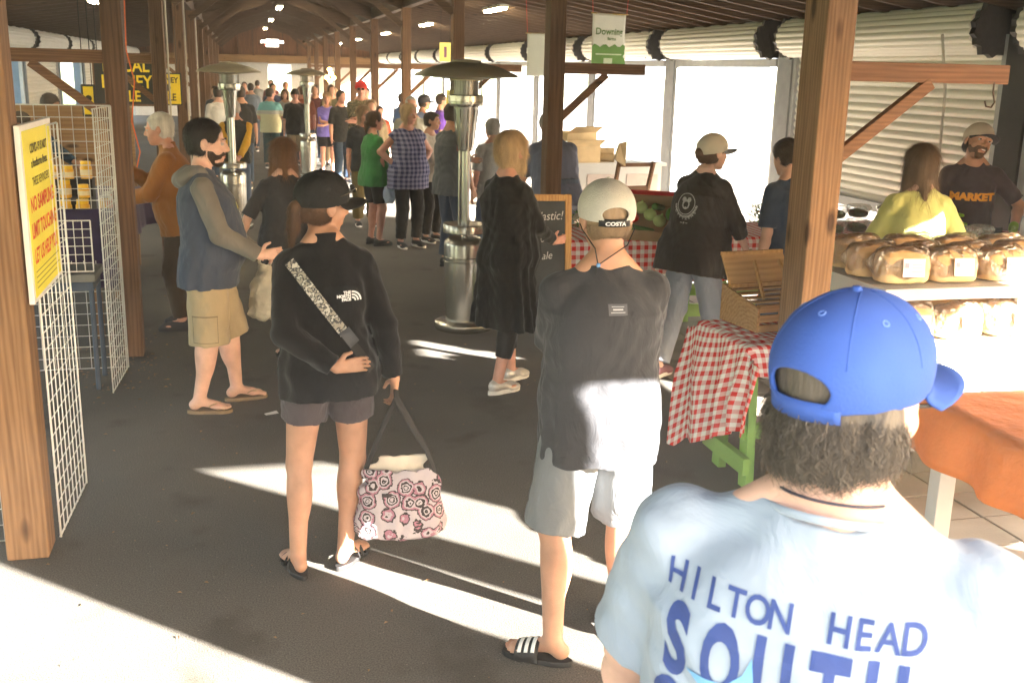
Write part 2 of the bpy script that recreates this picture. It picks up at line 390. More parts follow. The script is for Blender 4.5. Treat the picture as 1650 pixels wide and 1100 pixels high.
def strands(o, n, length, comb, curl=.01, width=.0016, lift=.25, seed=1, zmax=None, keep=None, taper=True, segs=4, wav=4.5):
    """grow fine ribbons from an existing hair mesh and join them into it"""
    me = o.data; nv = len(me.vertices); co = np.zeros(nv*3, 'f4'); me.vertices.foreach_get('co', co); co = co.reshape(-1, 3)
    no = np.zeros(nv*3, 'f4'); me.vertices.foreach_get('normal', no); no = no.reshape(-1, 3)
    r = np.random.default_rng(seed); ok = np.ones(nv, bool) if keep is None else keep(co)
    ids = np.nonzero(ok)[0]; ids = r.choice(ids, n); p = co[ids]+r.normal(0, .002, (n, 3)); N = no[ids]
    c = np.tile(np.asarray(comb(p) if callable(comb) else comb, float), (1, 1)) if callable(comb) else np.tile(np.asarray(comb, float), (n, 1))
    L = length*r.uniform(.5, 1.15, n)[:, None]; ph = r.uniform(0, 6.28, n)[:, None]
    V = []; side = np.cross(N, c); side /= np.linalg.norm(side, axis=1)[:, None]+1e-6
    tang = c-N*np.sum(N*c, 1)[:, None]; tang /= np.linalg.norm(tang, axis=1)[:, None]+1e-6
    tang = tang+r.normal(0, .18, (n, 3)); wdir = side+N*r.normal(0, .6, (n, 1)); wdir /= np.linalg.norm(wdir, axis=1)[:, None]
    for i in range(segs+1):
        t = i/segs
        q = p+tang*L*t+N*L*lift*(t*(1-.75*t))+side*curl*np.sin(ph+t*wav)*t+c*L*.12*t*t
        wd = width*(1-.85*t if taper else 1)
        V += [q-wdir*wd/2, q+wdir*wd/2]
    V = np.stack(V, 1); base = nv+np.arange(n)[:, None]*(2*(segs+1)); Q = []
    for i in range(segs): Q.append(np.concatenate([base+2*i, base+2*i+1, base+2*i+3, base+2*i+2], 1))
    V = np.concatenate([co, V.reshape(-1, 3)]); nl = len(me.loops); vi = np.zeros(nl, 'i4'); me.loops.foreach_get('vertex_index', vi)
    Q = np.concatenate([vi.reshape(-1, 4)]+Q); old = me; nm = o.name.split('.')[0]
    t = np_mesh('tmp', V, Q, me.materials[0]); o.data = t.data; bpy.data.objects.remove(t); bpy.data.meshes.remove(old); o.data.name = nm

# ---------------- the human figure ----------------
def hand(S, w, d, n, side, curl=.35, sc=1, thumb=.5, spread=.05, infl=0, k=.004):
    d = unit(d); n = unit(np.asarray(n)-d*np.dot(n, d)); t = np.cross(d, n)*(1 if side > 0 else -1)
    P = lambda a, b, c: w+sc*(d*a+t*b+n*c)
    S.cap(P(0, 0, 0), P(.03, 0, 0), .024*sc, .022*sc, k=.01, infl=infl)
    for b in (-.024, -.008, .009, .026): S.cap(P(.02, b*.6, 0), P(.082, b, .002), .0145*sc, .0115*sc, k=.008, infl=infl)
    for b, L, a0 in ((.029, .074, 0), (.010, .084, .02), (-.009, .078, .04), (-.027, .06, .08)):
        p = P(.088, b, .002); an = .2*curl+a0; sp = b*spread*14
        for i, f in enumerate((.45, .32, .23)):
            dd = unit(d*math.cos(an)+n*math.sin(an)+t*sp*.3); q = p+dd*L*f*sc
            S.cap(p, q, (.0095-.0011*i)*sc, (.0086-.0012*i)*sc, k=k*.6, infl=infl); p = q; an += curl*(1.25 if i == 0 else 1)
    p = P(.018, .026, .004); dd = unit(d*.65+t*.75+n*thumb*.6); q = p+dd*.045*sc; S.cap(p, q, .0135*sc, .0115*sc, k=.01, infl=infl)
    dd = unit(d*.9+t*.25+n*thumb*.8); r = q+dd*.034*sc; S.cap(q, r, .0108*sc, .0085*sc, k=.003, infl=infl)
def ik(S, W, hint, a, b):
    v = W-S; L = np.linalg.norm(v)
    if L > (a+b)*.995: W = S+v/L*(a+b)*.995; L = (a+b)*.995
    u = unit(W-S); x = (a*a-b*b+L*L)/(2*L); y = math.sqrt(max(a*a-x*x, 0)); hn = np.asarray(hint, float); hn = unit(hn-u*np.dot(hn, u))
    return S+u*x+hn*y, W
TZ = A(-.13, -.06, 0, .09, .17, .27, .37, .44, .49, .53)
def torso(fem, bw, belly):
    if fem: X = A(.12, .165, .168, .148, .13, .138, .145, .125, .075, .048); Y = A(.09, .12, .118, .1, .095, .11, .112, .09, .065, .048)
    else: X = A(.12, .157, .16, .152, .148, .158, .165, .14, .08, .055); Y = A(.09, .112, .112, .105, .107, .12, .122, .1, .07, .055)
    C = A(-.015, -.02, -.012, .0, .0, -.002, -.006, -.012, -.018, -.02)
    b = belly*A(.1, .5, .9, 1, .8, .4, .1, 0, 0, 0); return X*bw+b*.25, Y*(1+(bw-1)*.8)+b*.55, C+b*.45
def human(label, x, y, rot, H=1.75, h=.011, bw=1., belly=0, fem=False, lean=0, side=0, twist=0, head=(0, 0, 0), pelvis=(0, 0, 0),
          wR=None, wL=None, eR=(.5, -1, -.3), eL=(-.5, -1, -.3), hR=None, hL=None, fR=(.11, 0, -8, 0), fL=(-.11, 0, 8, 0), tone='fair',
          hair=('short', 'brown'), top=None, bottom=None, shoes=('sneaker', 'shoe_dark'), hat=None, legw=1., beard=None, group='shoppers in the market aisle', cat='person', sunglasses=None, face=True, seed=0, armw=1., neckf=0, hscale=1., neckw=1., shw=1.):
    root = thing('person', label, cat, (x, y, 0), rad(rot), group); root.scale = (H/1.75,)*3
    R = rz(twist)@rx(-lean)@ry(side); O = A(0, 0, .95)+A(*pelvis); T = lambda *p: O+R@A(*p)
    Xr, Yr, Cy = torso(fem, bw, belly); sw = (.15 if fem else .17)*(.7+.3*bw)*shw; aw = (.86 if fem else 1)*armw
    Hr = rz(head[0])@rx(head[1])@ry(head[2]); Nk = T(0, -.018, .52); Hc = T(0, .012+neckf, .69)+Hr@A(0, .012, .0); hs = (1.04 if fem else 1.07)*hscale
    HP = lambda *p: Hc+hs*(Hr@A(*p))
    B = SDF(h)
    B.loft(O, R, TZ, Xr, Yr, Cy, infl=-.004, k=.02)
    for s_ in (-1, 1):
        B.cap(T(s_*sw*.6, -.015, .42), T(s_*sw, -.012, .445), .056*aw, .049*aw, k=.03)
        B.cap(T(s_*sw*.75, -.02, .47), T(s_*.03, -.025, .555), .03, .045, k=.03)
    B.cap(T(0, -.02, .5), HP(0, -.018, -.055), .057*neckw if not fem else .048, .055*neckw if not fem else .046, k=.02)
    # head
    hh = min(h, .006) if face else h
    def headprims(F, infl=0, k=.012):
        F.ell(HP(0, -.014, .034), A(.074, .094, .083)*hs, Hr, k=k, infl=infl)
        F.ell(HP(0, .022, -.025), A(.061, .07, .082)*hs, Hr, k=k, infl=infl)
        jw = 1 if not fem else .88
        F.cap(HP(0, .0, -.055), HP(0, .05, -.086), .052*jw*hs, .03*jw*hs, k=.02, infl=infl)
        F.ell(HP(0, .066, -.094), A(.023, .02, .018)*hs*jw, Hr, k=.015, infl=infl)
    headprims(B, k=.02)
    if face:
        for s_ in (-1, 1):
            B.ell(HP(s_*.036, .05, -.032), A(.024, .026, .022)*hs, Hr, k=.015)
            B.ell(HP(s_*.0325, .094, .004), A(.018, .012, .0115)*hs, Hr, k=.012, mode=1)
            B.cap(HP(s_*.018, .0865, .0125), HP(s_*.046, .0785, .0105), .0048, .004, k=.003); B.cap(HP(s_*.02, .086, -.0065), HP(s_*.045, .08, -.005), .004, .0035, k=.004)
            B.cap(HP(s_*.014, .088, .022), HP(s_*.042, .077, .021), .008, .007, k=.01)
            B.ell(HP(s_*.011, .094, -.033), A(.009, .01, .008)*hs, Hr, k=.006)
            B.ell(HP(s_*.079, -.010, -.004), A(.009, .021, .032)*hs, Hr@rz(-s_*.35), k=.006)
            B.ell(HP(s_*.088, -.007, -.0), A(.006, .012, .02)*hs, Hr@rz(-s_*.35), k=.004, mode=1)
        B.cap(HP(0, .086, .012), HP(0, .107, -.027), .0075, .012, k=.01)
        B.cap(HP(-.018, .08, -.058), HP(.018, .08, -.058), .0095, k=.008); B.cap(HP(-.014, .081, -.07), HP(.014, .081, -.07), .0095, k=.006)
    # arms
    J = {}
    for s_, wt, el, hd in ((1, wR, eR, hR), (-1, wL, eL, hL)):
        S_ = T(s_*sw, -.012, .44); W_ = A(s_*(sw+.085), .03, .80) if wt is None else A(*wt)
        E_, W_ = ik(S_, W_, el, .285, .255); J[s_] = (S_, E_, W_)
        m_ = S_+(E_-S_)*.35
        B.cap(S_, E_, .052*aw, .039*aw, k=.02); B.cap(E_, E_+(W_-E_)*.3, .038*aw, .041*aw, k=.015); B.cap(E_+(W_-E_)*.3, W_, .041*aw, .026*aw, k=.012)
        d_, n_, cu = (hd if hd else (unit(W_-E_)+A(0, .1, -.2), A(-s_, .1, 0), .35))[:3]
        hand(B, W_, d_, n_, s_, cu, .95 if not fem else .88, k=.004)
    # legs
    yw = rz(twist*.5); F = {}
    for s_, ft in ((1, fR), (-1, fL)):
        hp = O+yw@A(s_*.092, -.01, -.05); an = rad(ft[2]); fr = rz(an); lift = ft[3]+(.02 if shoes[0] != 'bare' else 0)
        ak = A(ft[0], ft[1], .075+lift); kn, ak2 = ik(hp, ak, fr@A(0, 1, 0)+A(0, .3, 0), .41, .405); F[s_] = (hp, kn, ak, fr, lift)
        B.cap(hp, kn, .086*legw, .056*legw, k=.03); B.cap(kn, ak, .052*legw, .036*(.7+.3*legw), k=.02)
        cm = kn+(ak-kn)*.3; B.ell(cm+fr@A(0, -.018, 0), A(.05, .05, .12)*legw, k=.03)
        q = lambda *p, ak=ak, fr=fr, lift=lift: A(ak[0], ak[1], lift)+fr@A(*p)
        B.ell(q(0, -.03, .035), A(.029, .036, .034), fr, k=.02); B.cap(q(0, .0, .055), q(0, .1, .032), .03, .024, k=.02)
        B.ell(q(s_*.003, .115, .023), A(.044, .05, .02), fr, k=.015)
        if shoes[0] in ('flip', 'slide', 'sandal'):
            for i, (tx, ty, tr) in enumerate(((-.03, .172, .0125), (-.011, .18, .0095), (.005, .174, .009), (.02, .164, .0085), (.033, .15, .008))):
                B.cap(q(s_*tx, ty-.035, .02), q(s_*tx, ty, .014), tr*.9, tr, k=.003)
    body = B.mesh('body', skin(tone), root)
    root['_'] = 0; del root['_']
    # eyes and brows
    if face:
        for s_ in (-1, 1):
            e = SDF(.002 if h < .008 else .003); 
            mb = MB(); c = HP(s_*.0325, .0755, .003); rr = .0108*hs; M = Matrix(Hr.tolist())
            prof = [(rr*math.sin(PI*i/10), rr*math.cos(PI*i/10)) for i in range(11)]
            mb.lathe(prof, (0, 0, 0), 14); mb.v = [tuple(Vector(c.tolist())+M@Vector((v[0], v[2], v[1]))) for v in mb.v]
            eo = mb.build('eye', mat('eye_white', (.4, .36, .33), .3, .03), root, 2)
            mb = MB(); c2 = HP(s_*.0325, .0755+.0113, .003); v2, f2 = disc2(.0055*hs, 12)
            mb.raw([tuple(Vector(c2.tolist())+M@Vector((a, .0008, b))) for a, b in v2], f2); mb.build('iris', mat('iris_brown', (.03, .018, .01), .15, .1, spec=.6), eo)
            mb = MB(); mb.tube([HP(s_*.012, .0965, .024).tolist(), HP(s_*.03, .0925, .030).tolist(), HP(s_*.05, .077, .024).tolist()], [.0035, .0042, .002], 6, flat=.6)
            mb.build('eyebrow', hairmat(hair[1] if hair else 'dark', HAIR[hair[1] if hair else 'dark']), root, 2)
        mb = MB(); 
        for zz, w_, dz in ((-.059, .021, .002), (-.068, .018, -.003)):
            mb.tube([HP(-w_, .082, -.0635).tolist(), HP(-w_*.4, .0905, zz).tolist(), HP(w_*.4, .0905, zz).tolist(), HP(w_, .082, -.0635).tolist()], [.0015, .0042, .0042, .0015], 6)
        mb.build('lips', mat('lips', (.36, .13, .1), .45, .1), root, 2)
        if beard:
            F_ = SDF(hh); F_.cap(HP(0, .0, -.055), HP(0, .05, -.086), .052*hs, .03*hs, k=.02, infl=.0022); F_.ell(HP(0, .066, -.094), A(.023, .02, .018)*hs, Hr, k=.015, infl=.003); F_.ell(HP(0, .022, -.025), A(.061, .07, .082)*hs, Hr, k=.012, infl=.003)
            F_.cap(HP(-.02, .084, -.053), HP(.02, .084, -.053), .0095, k=.008)
            F_.ell(HP(0, .02, .045), A(.13, .13, .087)*hs, Hr@rx(-.25), k=.004, mode=1); F_.ell(HP(0, -.075, -.05), A(.12, .075, .1)*hs, Hr, k=.004, mode=1); F_.ell(HP(0, .1, -.0635), A(.019, .03, .0085)*hs, Hr, k=.003, mode=1)
            bo = F_.mesh('beard', hairmat(beard, HAIR[beard]), root, .0015)
            if h < .008: strands(bo, 3500, .008, (0, .3, -1), .001, .0009, .5, 3)
    # hair
    if hair:
        st, cn = hair; hm = hairmat(cn, HAIR[cn]); Hh = SDF(min(h, .007) if h < .012 else h*.75); t_ = {'short': .008, 'buzz': .003}.get(st, .013)*(.5 if hat else 1)
        Hh.ell(HP(0, -.018, .036), A(.076, .094, .084)*hs, Hr, infl=t_*.75, k=.01)
        Hh.ell(HP(0, -.035, -.02), A(.07, .068, .062)*hs, Hr, infl=t_*.5, k=.02)
        Hh.ell(HP(0, .094, -.02), A(.076 if st in ('short', 'buzz') else .064, .078, .1)*hs, Hr, k=.006, mode=1)
        for s_ in (-1, 1):
            if st in ('short', 'buzz', 'pony', 'bun'): Hh.ell(HP(s_*.085, .012, -.03), A(.03, .03, .045)*hs, Hr, k=.006, mode=1)
        if st in ('short', 'buzz'): Hh.ell(HP(0, -.06, -.1), A(.09, .06, .045)*hs, Hr, k=.01, mode=1)
        if st in ('pony', 'bun'): Hh.ell(HP(0, -.05, -.115), A(.09, .08, .05)*hs, Hr, k=.01, mode=1)
        if st == 'long':
            for a_ in np.linspace(-1, 1, 7): Hh.cap(HP(a_*.062, -.05+.045*abs(a_), -.01), HP(a_*.1, -.088+.06*abs(a_), -.215-.02*math.cos(5*a_)), .034, .02, k=.016)
        if st == 'bob':
            for a_ in np.linspace(-1, 1, 7): Hh.cap(HP(a_*.066, -.045+.06*abs(a_), .0), HP(a_*.074, -.05+.07*abs(a_), -.085), .032, .022, k=.02)
        if st == 'mid':
            for a_ in np.linspace(-1, 1, 7): Hh.cap(HP(a_*.06, -.05+.05*abs(a_), .0), HP(a_*.075, -.06+.06*abs(a_), -.11), .034, .022, k=.02)
        if st == 'pony':
            Hh.cap(HP(0, -.1, .0), HP(0, -.125, -.02), .02, .02, k=.01); Hh.cap(HP(0, -.125, -.02), HP(.012, -.128, -.09), .025, .021, k=.015); Hh.cap(HP(.012, -.128, -.09), HP(.0, -.122, -.15), .021, .008, k=.015)
        if st == 'curly':
            Hh.ell(HP(0, -.055, -.055), A(.07, .05, .055)*hs, Hr, k=.02); Hh.ell(HP(.066, -.03, -.03), A(.025, .035, .045)*hs, Hr, k=.02); Hh.ell(HP(-.066, -.03, -.03), A(.025, .035, .045)*hs, Hr, k=.02)
        if st == 'bun': Hh.ell(HP(0, -.118, -.0), A(.036, .034, .036), Hr, k=.01)
        if hat: 
            Hh.ell(HP(0, -.02, .125), A(.13, .14, .075 if hat[0] != 'visor' else .01)*hs, Hr, k=.004, mode=1)
        ho = Hh.mesh('hair', hm, root, .0022, seed)
        if h < .014:
            n_ = 9000 if h < .008 else 3500
            L_ = {'short': .022, 'buzz': .006, 'curly': .036, 'long': .1, 'bob': .06, 'mid': .07, 'pony': .035, 'bun': .025}[st]
            if st in ('short', 'buzz'): cb = Hr@A(0, -.5, -.9)
            elif st in ('pony', 'bun'): cb = lambda P: np.where((((P-Hc)@Hr)[:, 1] < -.105)[:, None], A(0, 0, -1)[None], (Hr@A(0, -1, -.3))[None])
            else: cb = A(0, 0, -1)
            strands(ho, n_, L_, cb, {'short': .004, 'curly': .013}.get(st, .01), .0016 if h < .008 else .0026, {'short': .22, 'curly': .5}.get(st, .05), seed+2, segs=7 if st == 'curly' else 4, wav=10 if st == 'curly' else 4.5, keep=(lambda P: ((P-Hc)@Hr)[:, 2] < -.015) if hat else None)
    # hat
    if hat:
        kind, hc = hat[0], hat[1]; hb = hat[2] if len(hat) > 2 else hc; F_ = SDF((.0025 if kind == 'snap' else min(h, .004)) if h < .012 else h*.7)
        tl = Hr@rx(.17)
        C0 = HP(0, -.013, .036)
        F_.ell(C0, A(.092, .113, .096)*hs, tl, k=.004, cut=[((0, 0, -1), .034)])
        if kind == 'snap':
            F_.ell(C0, A(.086, .107, .090)*hs, tl, k=.002, mode=1)
            F_.ell(HP(0, -.12, .012), A(.044, .05, .024)*hs, tl, k=.003, mode=1)
        co_ = F_.mesh('cap_crown', hc, root, .0008 if kind != 'snap' else .0006)
        if kind == 'snap':
            V_ = []; Q_ = []
            for i in range(13):
                a_ = -.62+1.24*i/12; e_ = tl@A(math.sin(a_)*.0895, -math.cos(a_)*.110, -.018); e2 = tl@A(math.sin(a_)*.0885, -math.cos(a_)*.1075, -.043); V_ += [C0+hs*e_, C0+hs*e2]
            st_ = np_mesh('cap_strap', np.array(V_), np.array([(2*i, 2*i+1, 2*i+3, 2*i+2) for i in range(12)]), hat[3] if len(hat) > 3 else hc, root); q = st_.modifiers.new('s', 'SOLIDIFY'); q.thickness = .002; parts_cap = st_
        # brim
        nb = 26; Vv = []; Ff = []
        for j in range(9):
            for i in range(nb+1):
                a_ = -1.25+2.5*i/nb; t = j/8
                r0 = (math.sin(a_)*.087, math.cos(a_)*.108); r1 = (math.sin(a_)*.089*(1+.06*t), math.cos(a_)*.108+.086*t*max(math.cos(a_*1.22), 0)**.38)
                xx = r0[0]+(r1[0]-r0[0])*t; yy = r0[1]+(r1[1]-r0[1])*t
                zz = -.026-(xx/.08)**2*.007*t-.016*t
                Vv.append(C0+hs*(tl@A(xx, yy, zz)))
        Q = np.array([(j*(nb+1)+i, j*(nb+1)+i+1, (j+1)*(nb+1)+i+1, (j+1)*(nb+1)+i) for j in range(8) for i in range(nb)])
        bo = np_mesh('cap_brim', np.array(Vv), Q, hb, root); q = bo.modifiers.new('s', 'SOLIDIFY'); q.thickness = .004; q.offset = 0
        root['hatframe'] = 1; del root['hatframe']
    if sunglasses:
        mb = MB(); up = sunglasses == 'up'; zo, yo = (.072, .075) if up else (.004, .098)
        for s_ in (-1, 1):
            v2, f2 = disc2(.022, 14); c = HP(s_*.031, yo, zo); M = Matrix(Hr.tolist())@Matrix.Rotation(.5 if up else 0, 3, 'X')
            mb.raw([tuple(Vector(c.tolist())+M@Vector((a, .004, b*.8))) for a, b in v2]+[tuple(Vector(c.tolist())+M@Vector((a, -.001, b*.8))) for a, b in v2], f2+[tuple(range(14, 28))]+[(i, (i+1) % 14, 14+(i+1) % 14, 14+i) for i in range(14)])
            mb.tube([HP(s_*.052, yo-.004, zo+.004).tolist(), HP(s_*.083, yo-.05, zo).tolist(), HP(s_*.084, -.02, zo-(.03 if up else .0)).tolist()], .002, 5)
        mb.tube([HP(-.012, yo+.004, zo).tolist(), HP(.012, yo+.004, zo).tolist()], .002, 5)
        mb.build('sunglasses', mat('dark_lens', (.01, .01, .012), .12, .1, spec=.7), root, True)
    # clothes
    parts = {'body': body}
    if hat: parts['cap'] = co_; parts['brim'] = bo
    if hat and hat[0] == 'snap': parts['strap'] = st_
    if hair: parts['hair'] = ho
    if hat and h < .008:
        mb = MB(); mb.lathe([(0, .006), (.006, .005), (.008, 0), (.007, -.004)], (0, 0, 0), 12); M = Matrix(tl.tolist()); c_ = C0+tl@A(0, 0, .096*hs); mb.v = [tuple(Vector(c_.tolist())+M@Vector(v)) for v in mb.v]; mb.build('cap_button', hc, root, True)
    if bottom:
        kind, bm_, end, lo_ = bottom; G = SDF(max(h, .006)); LW = .5+.5*legw
        if kind == 'skirt':
            z1 = end-O[2]; zs = A(z1, -.3, -.13, -.03, .06, .1); zs = np.unique(np.sort(np.append(zs[zs > z1+.02], z1)))
            G.loft(O, yw, zs, np.interp(zs, [-.6, -.13, 0, .1], [.21+lo_, .19+lo_*.5, .18, .16])*bw, np.interp(zs, [-.6, -.13, 0, .1], [.17+lo_, .15+lo_*.5, .125, .11])*bw, zs*0-.01, fold=.006)
        else:
            G.loft(O, yw, TZ[:5], Xr[:5], Yr[:5], Cy[:5], infl=.008, k=.02)
            for s_ in (-1, 1):
                hp, kn, ak, fr, lf = F[s_]
                if end > kn[2]:
                    t = (hp[2]-end)/(hp[2]-kn[2]); e_ = hp+(kn-hp)*t
                    G.cap(hp, e_, .09*LW+lo_*.5, (.09-.03*t)*legw+lo_, k=.02, flat=1)
                else:
                    t = min((kn[2]-end)/(kn[2]-ak[2]), 1); e_ = kn+(ak-kn)*t
                    if kind == 'shorts': G.cap(hp, e_, .09*LW+lo_*.5, .062*legw+lo_, k=.02, flat=1); continue
                    G.cap(hp, kn, .09*legw+lo_*.4, .062*legw+lo_*.8, k=.02); G.cap(kn, e_, .06*legw+lo_*.8, (.06-.02*t)*legw+lo_, k=.02, flat=1)
                    G.ell(kn+(ak-kn)*.3+fr@A(0, -.015, 0), A(.052, .052, .12)*legw, infl=lo_*.4, k=.03)
        parts['bottom'] = G.mesh({'shorts': 'shorts', 'pants': 'trousers', 'jeans': 'jeans', 'skirt': 'skirt', 'leggings': 'leggings'}[kind], bm_, root, .003 if kind not in ('leggings',) else .001, seed+3)
    if top:
        kind, tm, hem, slv, lo_ = top[:5]; sm = top[5] if len(top) > 5 and top[5] else None
        G = SDF(max(h, .0055) if h > .006 else h); Gs = G if sm is None else SDF(G.h)
        z1 = hem-.95; thick = {'tee': .006, 'sweat': .012, 'jacket': .011, 'dress': .01, 'tank': .006, 'hoodie': .014}[kind]
        zs = np.append(z1, TZ[TZ > z1+.02]); zs = zs[zs < .535]
        if kind == 'dress':
            fl = np.interp(zs, [z1, -.13, .17, .45], [.24+lo_, .2+lo_, .17+lo_*.6, .17]); X_ = np.maximum(np.interp(zs, TZ, Xr), fl*bw); Y_ = np.interp(zs, TZ, Yr)*0+np.interp(zs, [z1, -.13, .17, .45, .53], [.19+lo_*.8, .16+lo_*.8, .14+lo_*.5, .11, .05]); X_[-2:] = np.interp(zs, TZ, Xr)[-2:]; X_[-3] = min(X_[-3], .16); Y_ = np.maximum(Y_, np.interp(zs, TZ, Yr)+.012)
        else:
            add = np.interp(zs, [min(z1, -.1), .1, .35, .5], [lo_, lo_, lo_*.6, 0]); X_ = np.interp(zs, TZ, Xr)+add; Y_ = np.interp(zs, TZ, Yr)+add*1.0
            X_[zs < -.05] = np.maximum(X_[zs < -.05], np.interp(-.05, TZ, Xr)+lo_); Y_[zs < -.05] = np.maximum(Y_[zs < -.05], np.interp(-.05, TZ, Yr)+lo_)
        G.loft(O, R, zs, X_, Y_, np.interp(zs, TZ, Cy), infl=thick, k=.02, fold=.012 if kind == 'dress' else .005, foldn=11 if kind == 'dress' else 7)
        if fem and kind != 'jacket':
            for s_ in (-1, 1): G.ell(T(s_*.07, .085*bw+lo_*.5, .27), A(.068, .06, .065)*bw, R, infl=thick*.6, k=.03)
        for s_ in (-1, 1):
            S_, E_, W_ = J[s_]
            G.cap(T(s_*sw*.5, -.015, .41), T(s_*sw*.94, -.012, .44), .060*aw, .050*aw, infl=thick, k=.035)
            G.cap(T(s_*sw*.8, -.02, .465), T(s_*.05, -.022, .52), .034, .036, infl=thick, k=.03)
            if slv > 0:
                q = Gs; ex = lo_*.3+.003+thick*.6
                if kind == 'dress': ex += .012
                if slv <= 1:
                    e_ = S_+(E_-S_)*slv; q.cap(S_, e_, .050*aw+ex*.8, .050*aw+ex*1.15, k=.025, flat=1)
                else:
                    q.cap(S_, E_, .050*aw+ex, .044*aw+ex, k=.025); e_ = E_+(W_-E_)*min(slv-1, 1.); q.cap(E_, e_, .045*aw+ex, .034*aw+ex*.8, k=.012, flat=1)
        if kind in ('tee', 'tank', 'dress', 'sweat'): G.ell(T(0, .012, .555), A(.068*neckw, .072*neckw, .055) if not fem else A(.08, .09, .07), R, k=.006, mode=1)
        if kind == 'jacket': G.cap(T(0, -.02, .5), T(0, -.012, .575), .062, .06, k=.012, flat=1, infl=.008)
        parts['top'] = G.mesh({'tee': 't_shirt', 'sweat': 'sweatshirt', 'jacket': 'jacket', 'dress': 'dress', 'tank': 'blouse', 'hoodie': 'hoodie'}[kind], tm, root, .003 if h < .02 else 0, seed)
        if sm is not None: parts['sleeves'] = Gs.mesh('sleeves', sm, root, .003, seed+1)
    # shoes
    sk, smt = shoes[0], MATS.get(shoes[1]) if isinstance(shoes[1], str) else shoes[1]
    for s_ in (-1, 1):
        hp, kn, ak, fr, lift = F[s_]; q = lambda *p: A(ak[0], ak[1], lift-.02)+fr@A(*p)
        if sk in ('sneaker', 'flat', 'boot'):
            G = SDF(min(max(h, .005), .012)); G.ell(q(0, -.02, .055), A(.04, .052, .05), fr, k=.02); G.cap(q(0, .01, .055), q(0, .12, .04), .04, .034, k=.02); G.ell(q(0, .125, .03), A(.047, .07, .032), fr, k=.02)
            if sk == 'boot': G.cap(q(0, -.01, .06), q(0, -.015, .16), .045, .05, k=.02, flat=1)
            if sk == 'flat': G.ell(q(0, .05, .085), A(.028, .055, .03), fr, k=.006, mode=1)
            G.loft(q(0, 0, -.03), fr, [0, .032], [.2, .2], [.3, .3], [0, 0], mode=1, k=.001)
            so_ = G.mesh('shoe', smt, root)
            par = so_
            th, wd = (.03, .05)
        else: par = root; th, wd = (.022, .05)
        mb = MB(); ol = []
        for i in range(28):
            a_ = 2*PI*i/28; yy = math.cos(a_); xx = math.sin(a_); ww = .046+.006*yy-(.008 if -.3 < yy < .25 else 0); ol.append((xx*ww, .058+yy*.138))
        th0 = .0
        v = [tuple(q(a, b, th0)) for a, b in ol]+[tuple(q(a, b, th)) for a, b in ol]
        mb.raw(v, [tuple(range(27, -1, -1)), tuple(range(28, 56))]+[(i, (i+1) % 28, 28+(i+1) % 28, 28+i) for i in range(28)])
        nm = {'sneaker': 'sole', 'flat': 'sole', 'boot': 'sole', 'flip': 'flip_flop', 'slide': 'slide_sandal', 'sandal': 'sandal'}.get(sk)
        sm2 = mat('sole_white', (.7, .68, .64), .6) if sk in ('sneaker', 'flat') and (len(shoes) < 3) else (shoes[2] if len(shoes) > 2 else smt)
        if sk != 'bare': so = mb.build(nm, sm2, par, bevel=.003 if h < .012 else 0)
        if sk in ('flip', 'sandal', 'slide') and h < .013:
            mb = MB()
            def strap(x0, y0, x1, y1, zt, w_):
                pts = [q(x0+(x1-x0)*t, y0+(y1-y0)*t, .022+(zt-.022)*math.sin(PI*t)**.6) for t in np.linspace(0, 1, 9)]; mb.tube([tuple(p) for p in pts], w_, 6, flat=.35)
            if sk == 'flip':
                for e_ in (-1, 1):
                    pts = [q(-s_*.012*(1-t)+e_*.045*t, .15-.09*t, .03+.034*math.sin(PI*t*.78)) for t in np.linspace(0, 1, 8)]; mb.tube([tuple(p) for p in pts], .0085, 6, flat=.4)
            elif sk == 'sandal': strap(-.046, .02, .046, .05, .085, .008); strap(-.048, .11, .048, .075, .07, .008); strap(-.046, .06, .048, .11, .066, .007)
            if sk == 'slide':
                bpy.data  # broad curved band over the instep with three stripes
                def band(name, y0, y1, off, m_, par_, n0=-1., n1=1.):
                    V_ = []; nn = 14
                    for jj in range(5):
                        yy = y0+(y1-y0)*jj/4
                        for ii in range(nn+1):
                            t_ = n0+(n1-n0)*ii/nn; a2 = PI/2*t_; hh_ = .088-.30*max(yy-.06, 0)+off; V_.append(q((.050+off)*math.sin(a2), yy, .012+(hh_-.012)*math.cos(a2)**.75))
                    ob = np_mesh(name, np.array(V_), np.array([(a*(nn+1)+b_, a*(nn+1)+b_+1, (a+1)*(nn+1)+b_+1, (a+1)*(nn+1)+b_) for a in range(4) for b_ in range(nn)]), m_, par_); qq = ob.modifiers.new('s', 'SOLIDIFY'); qq.thickness = .004 if off < .001 else .0015; qq.offset = 0; return ob
                bd = band('strap', .045, .135, 0, smt, so)
                if len(shoes) > 3:
                    for k_ in range(3): band('stripe', .058+.026*k_, .072+.026*k_, .0032, shoes[3], bd, -.72, .72)
                continue
            mb.build('strap', smt if sk != 'flip' else (shoes[3] if len(shoes) > 3 else smt), so, 2)
    return dict(root=root, parts=parts, T=T, R=R, O=O, HP=HP, Hr=Hr, J=J, F=F, hs=hs)
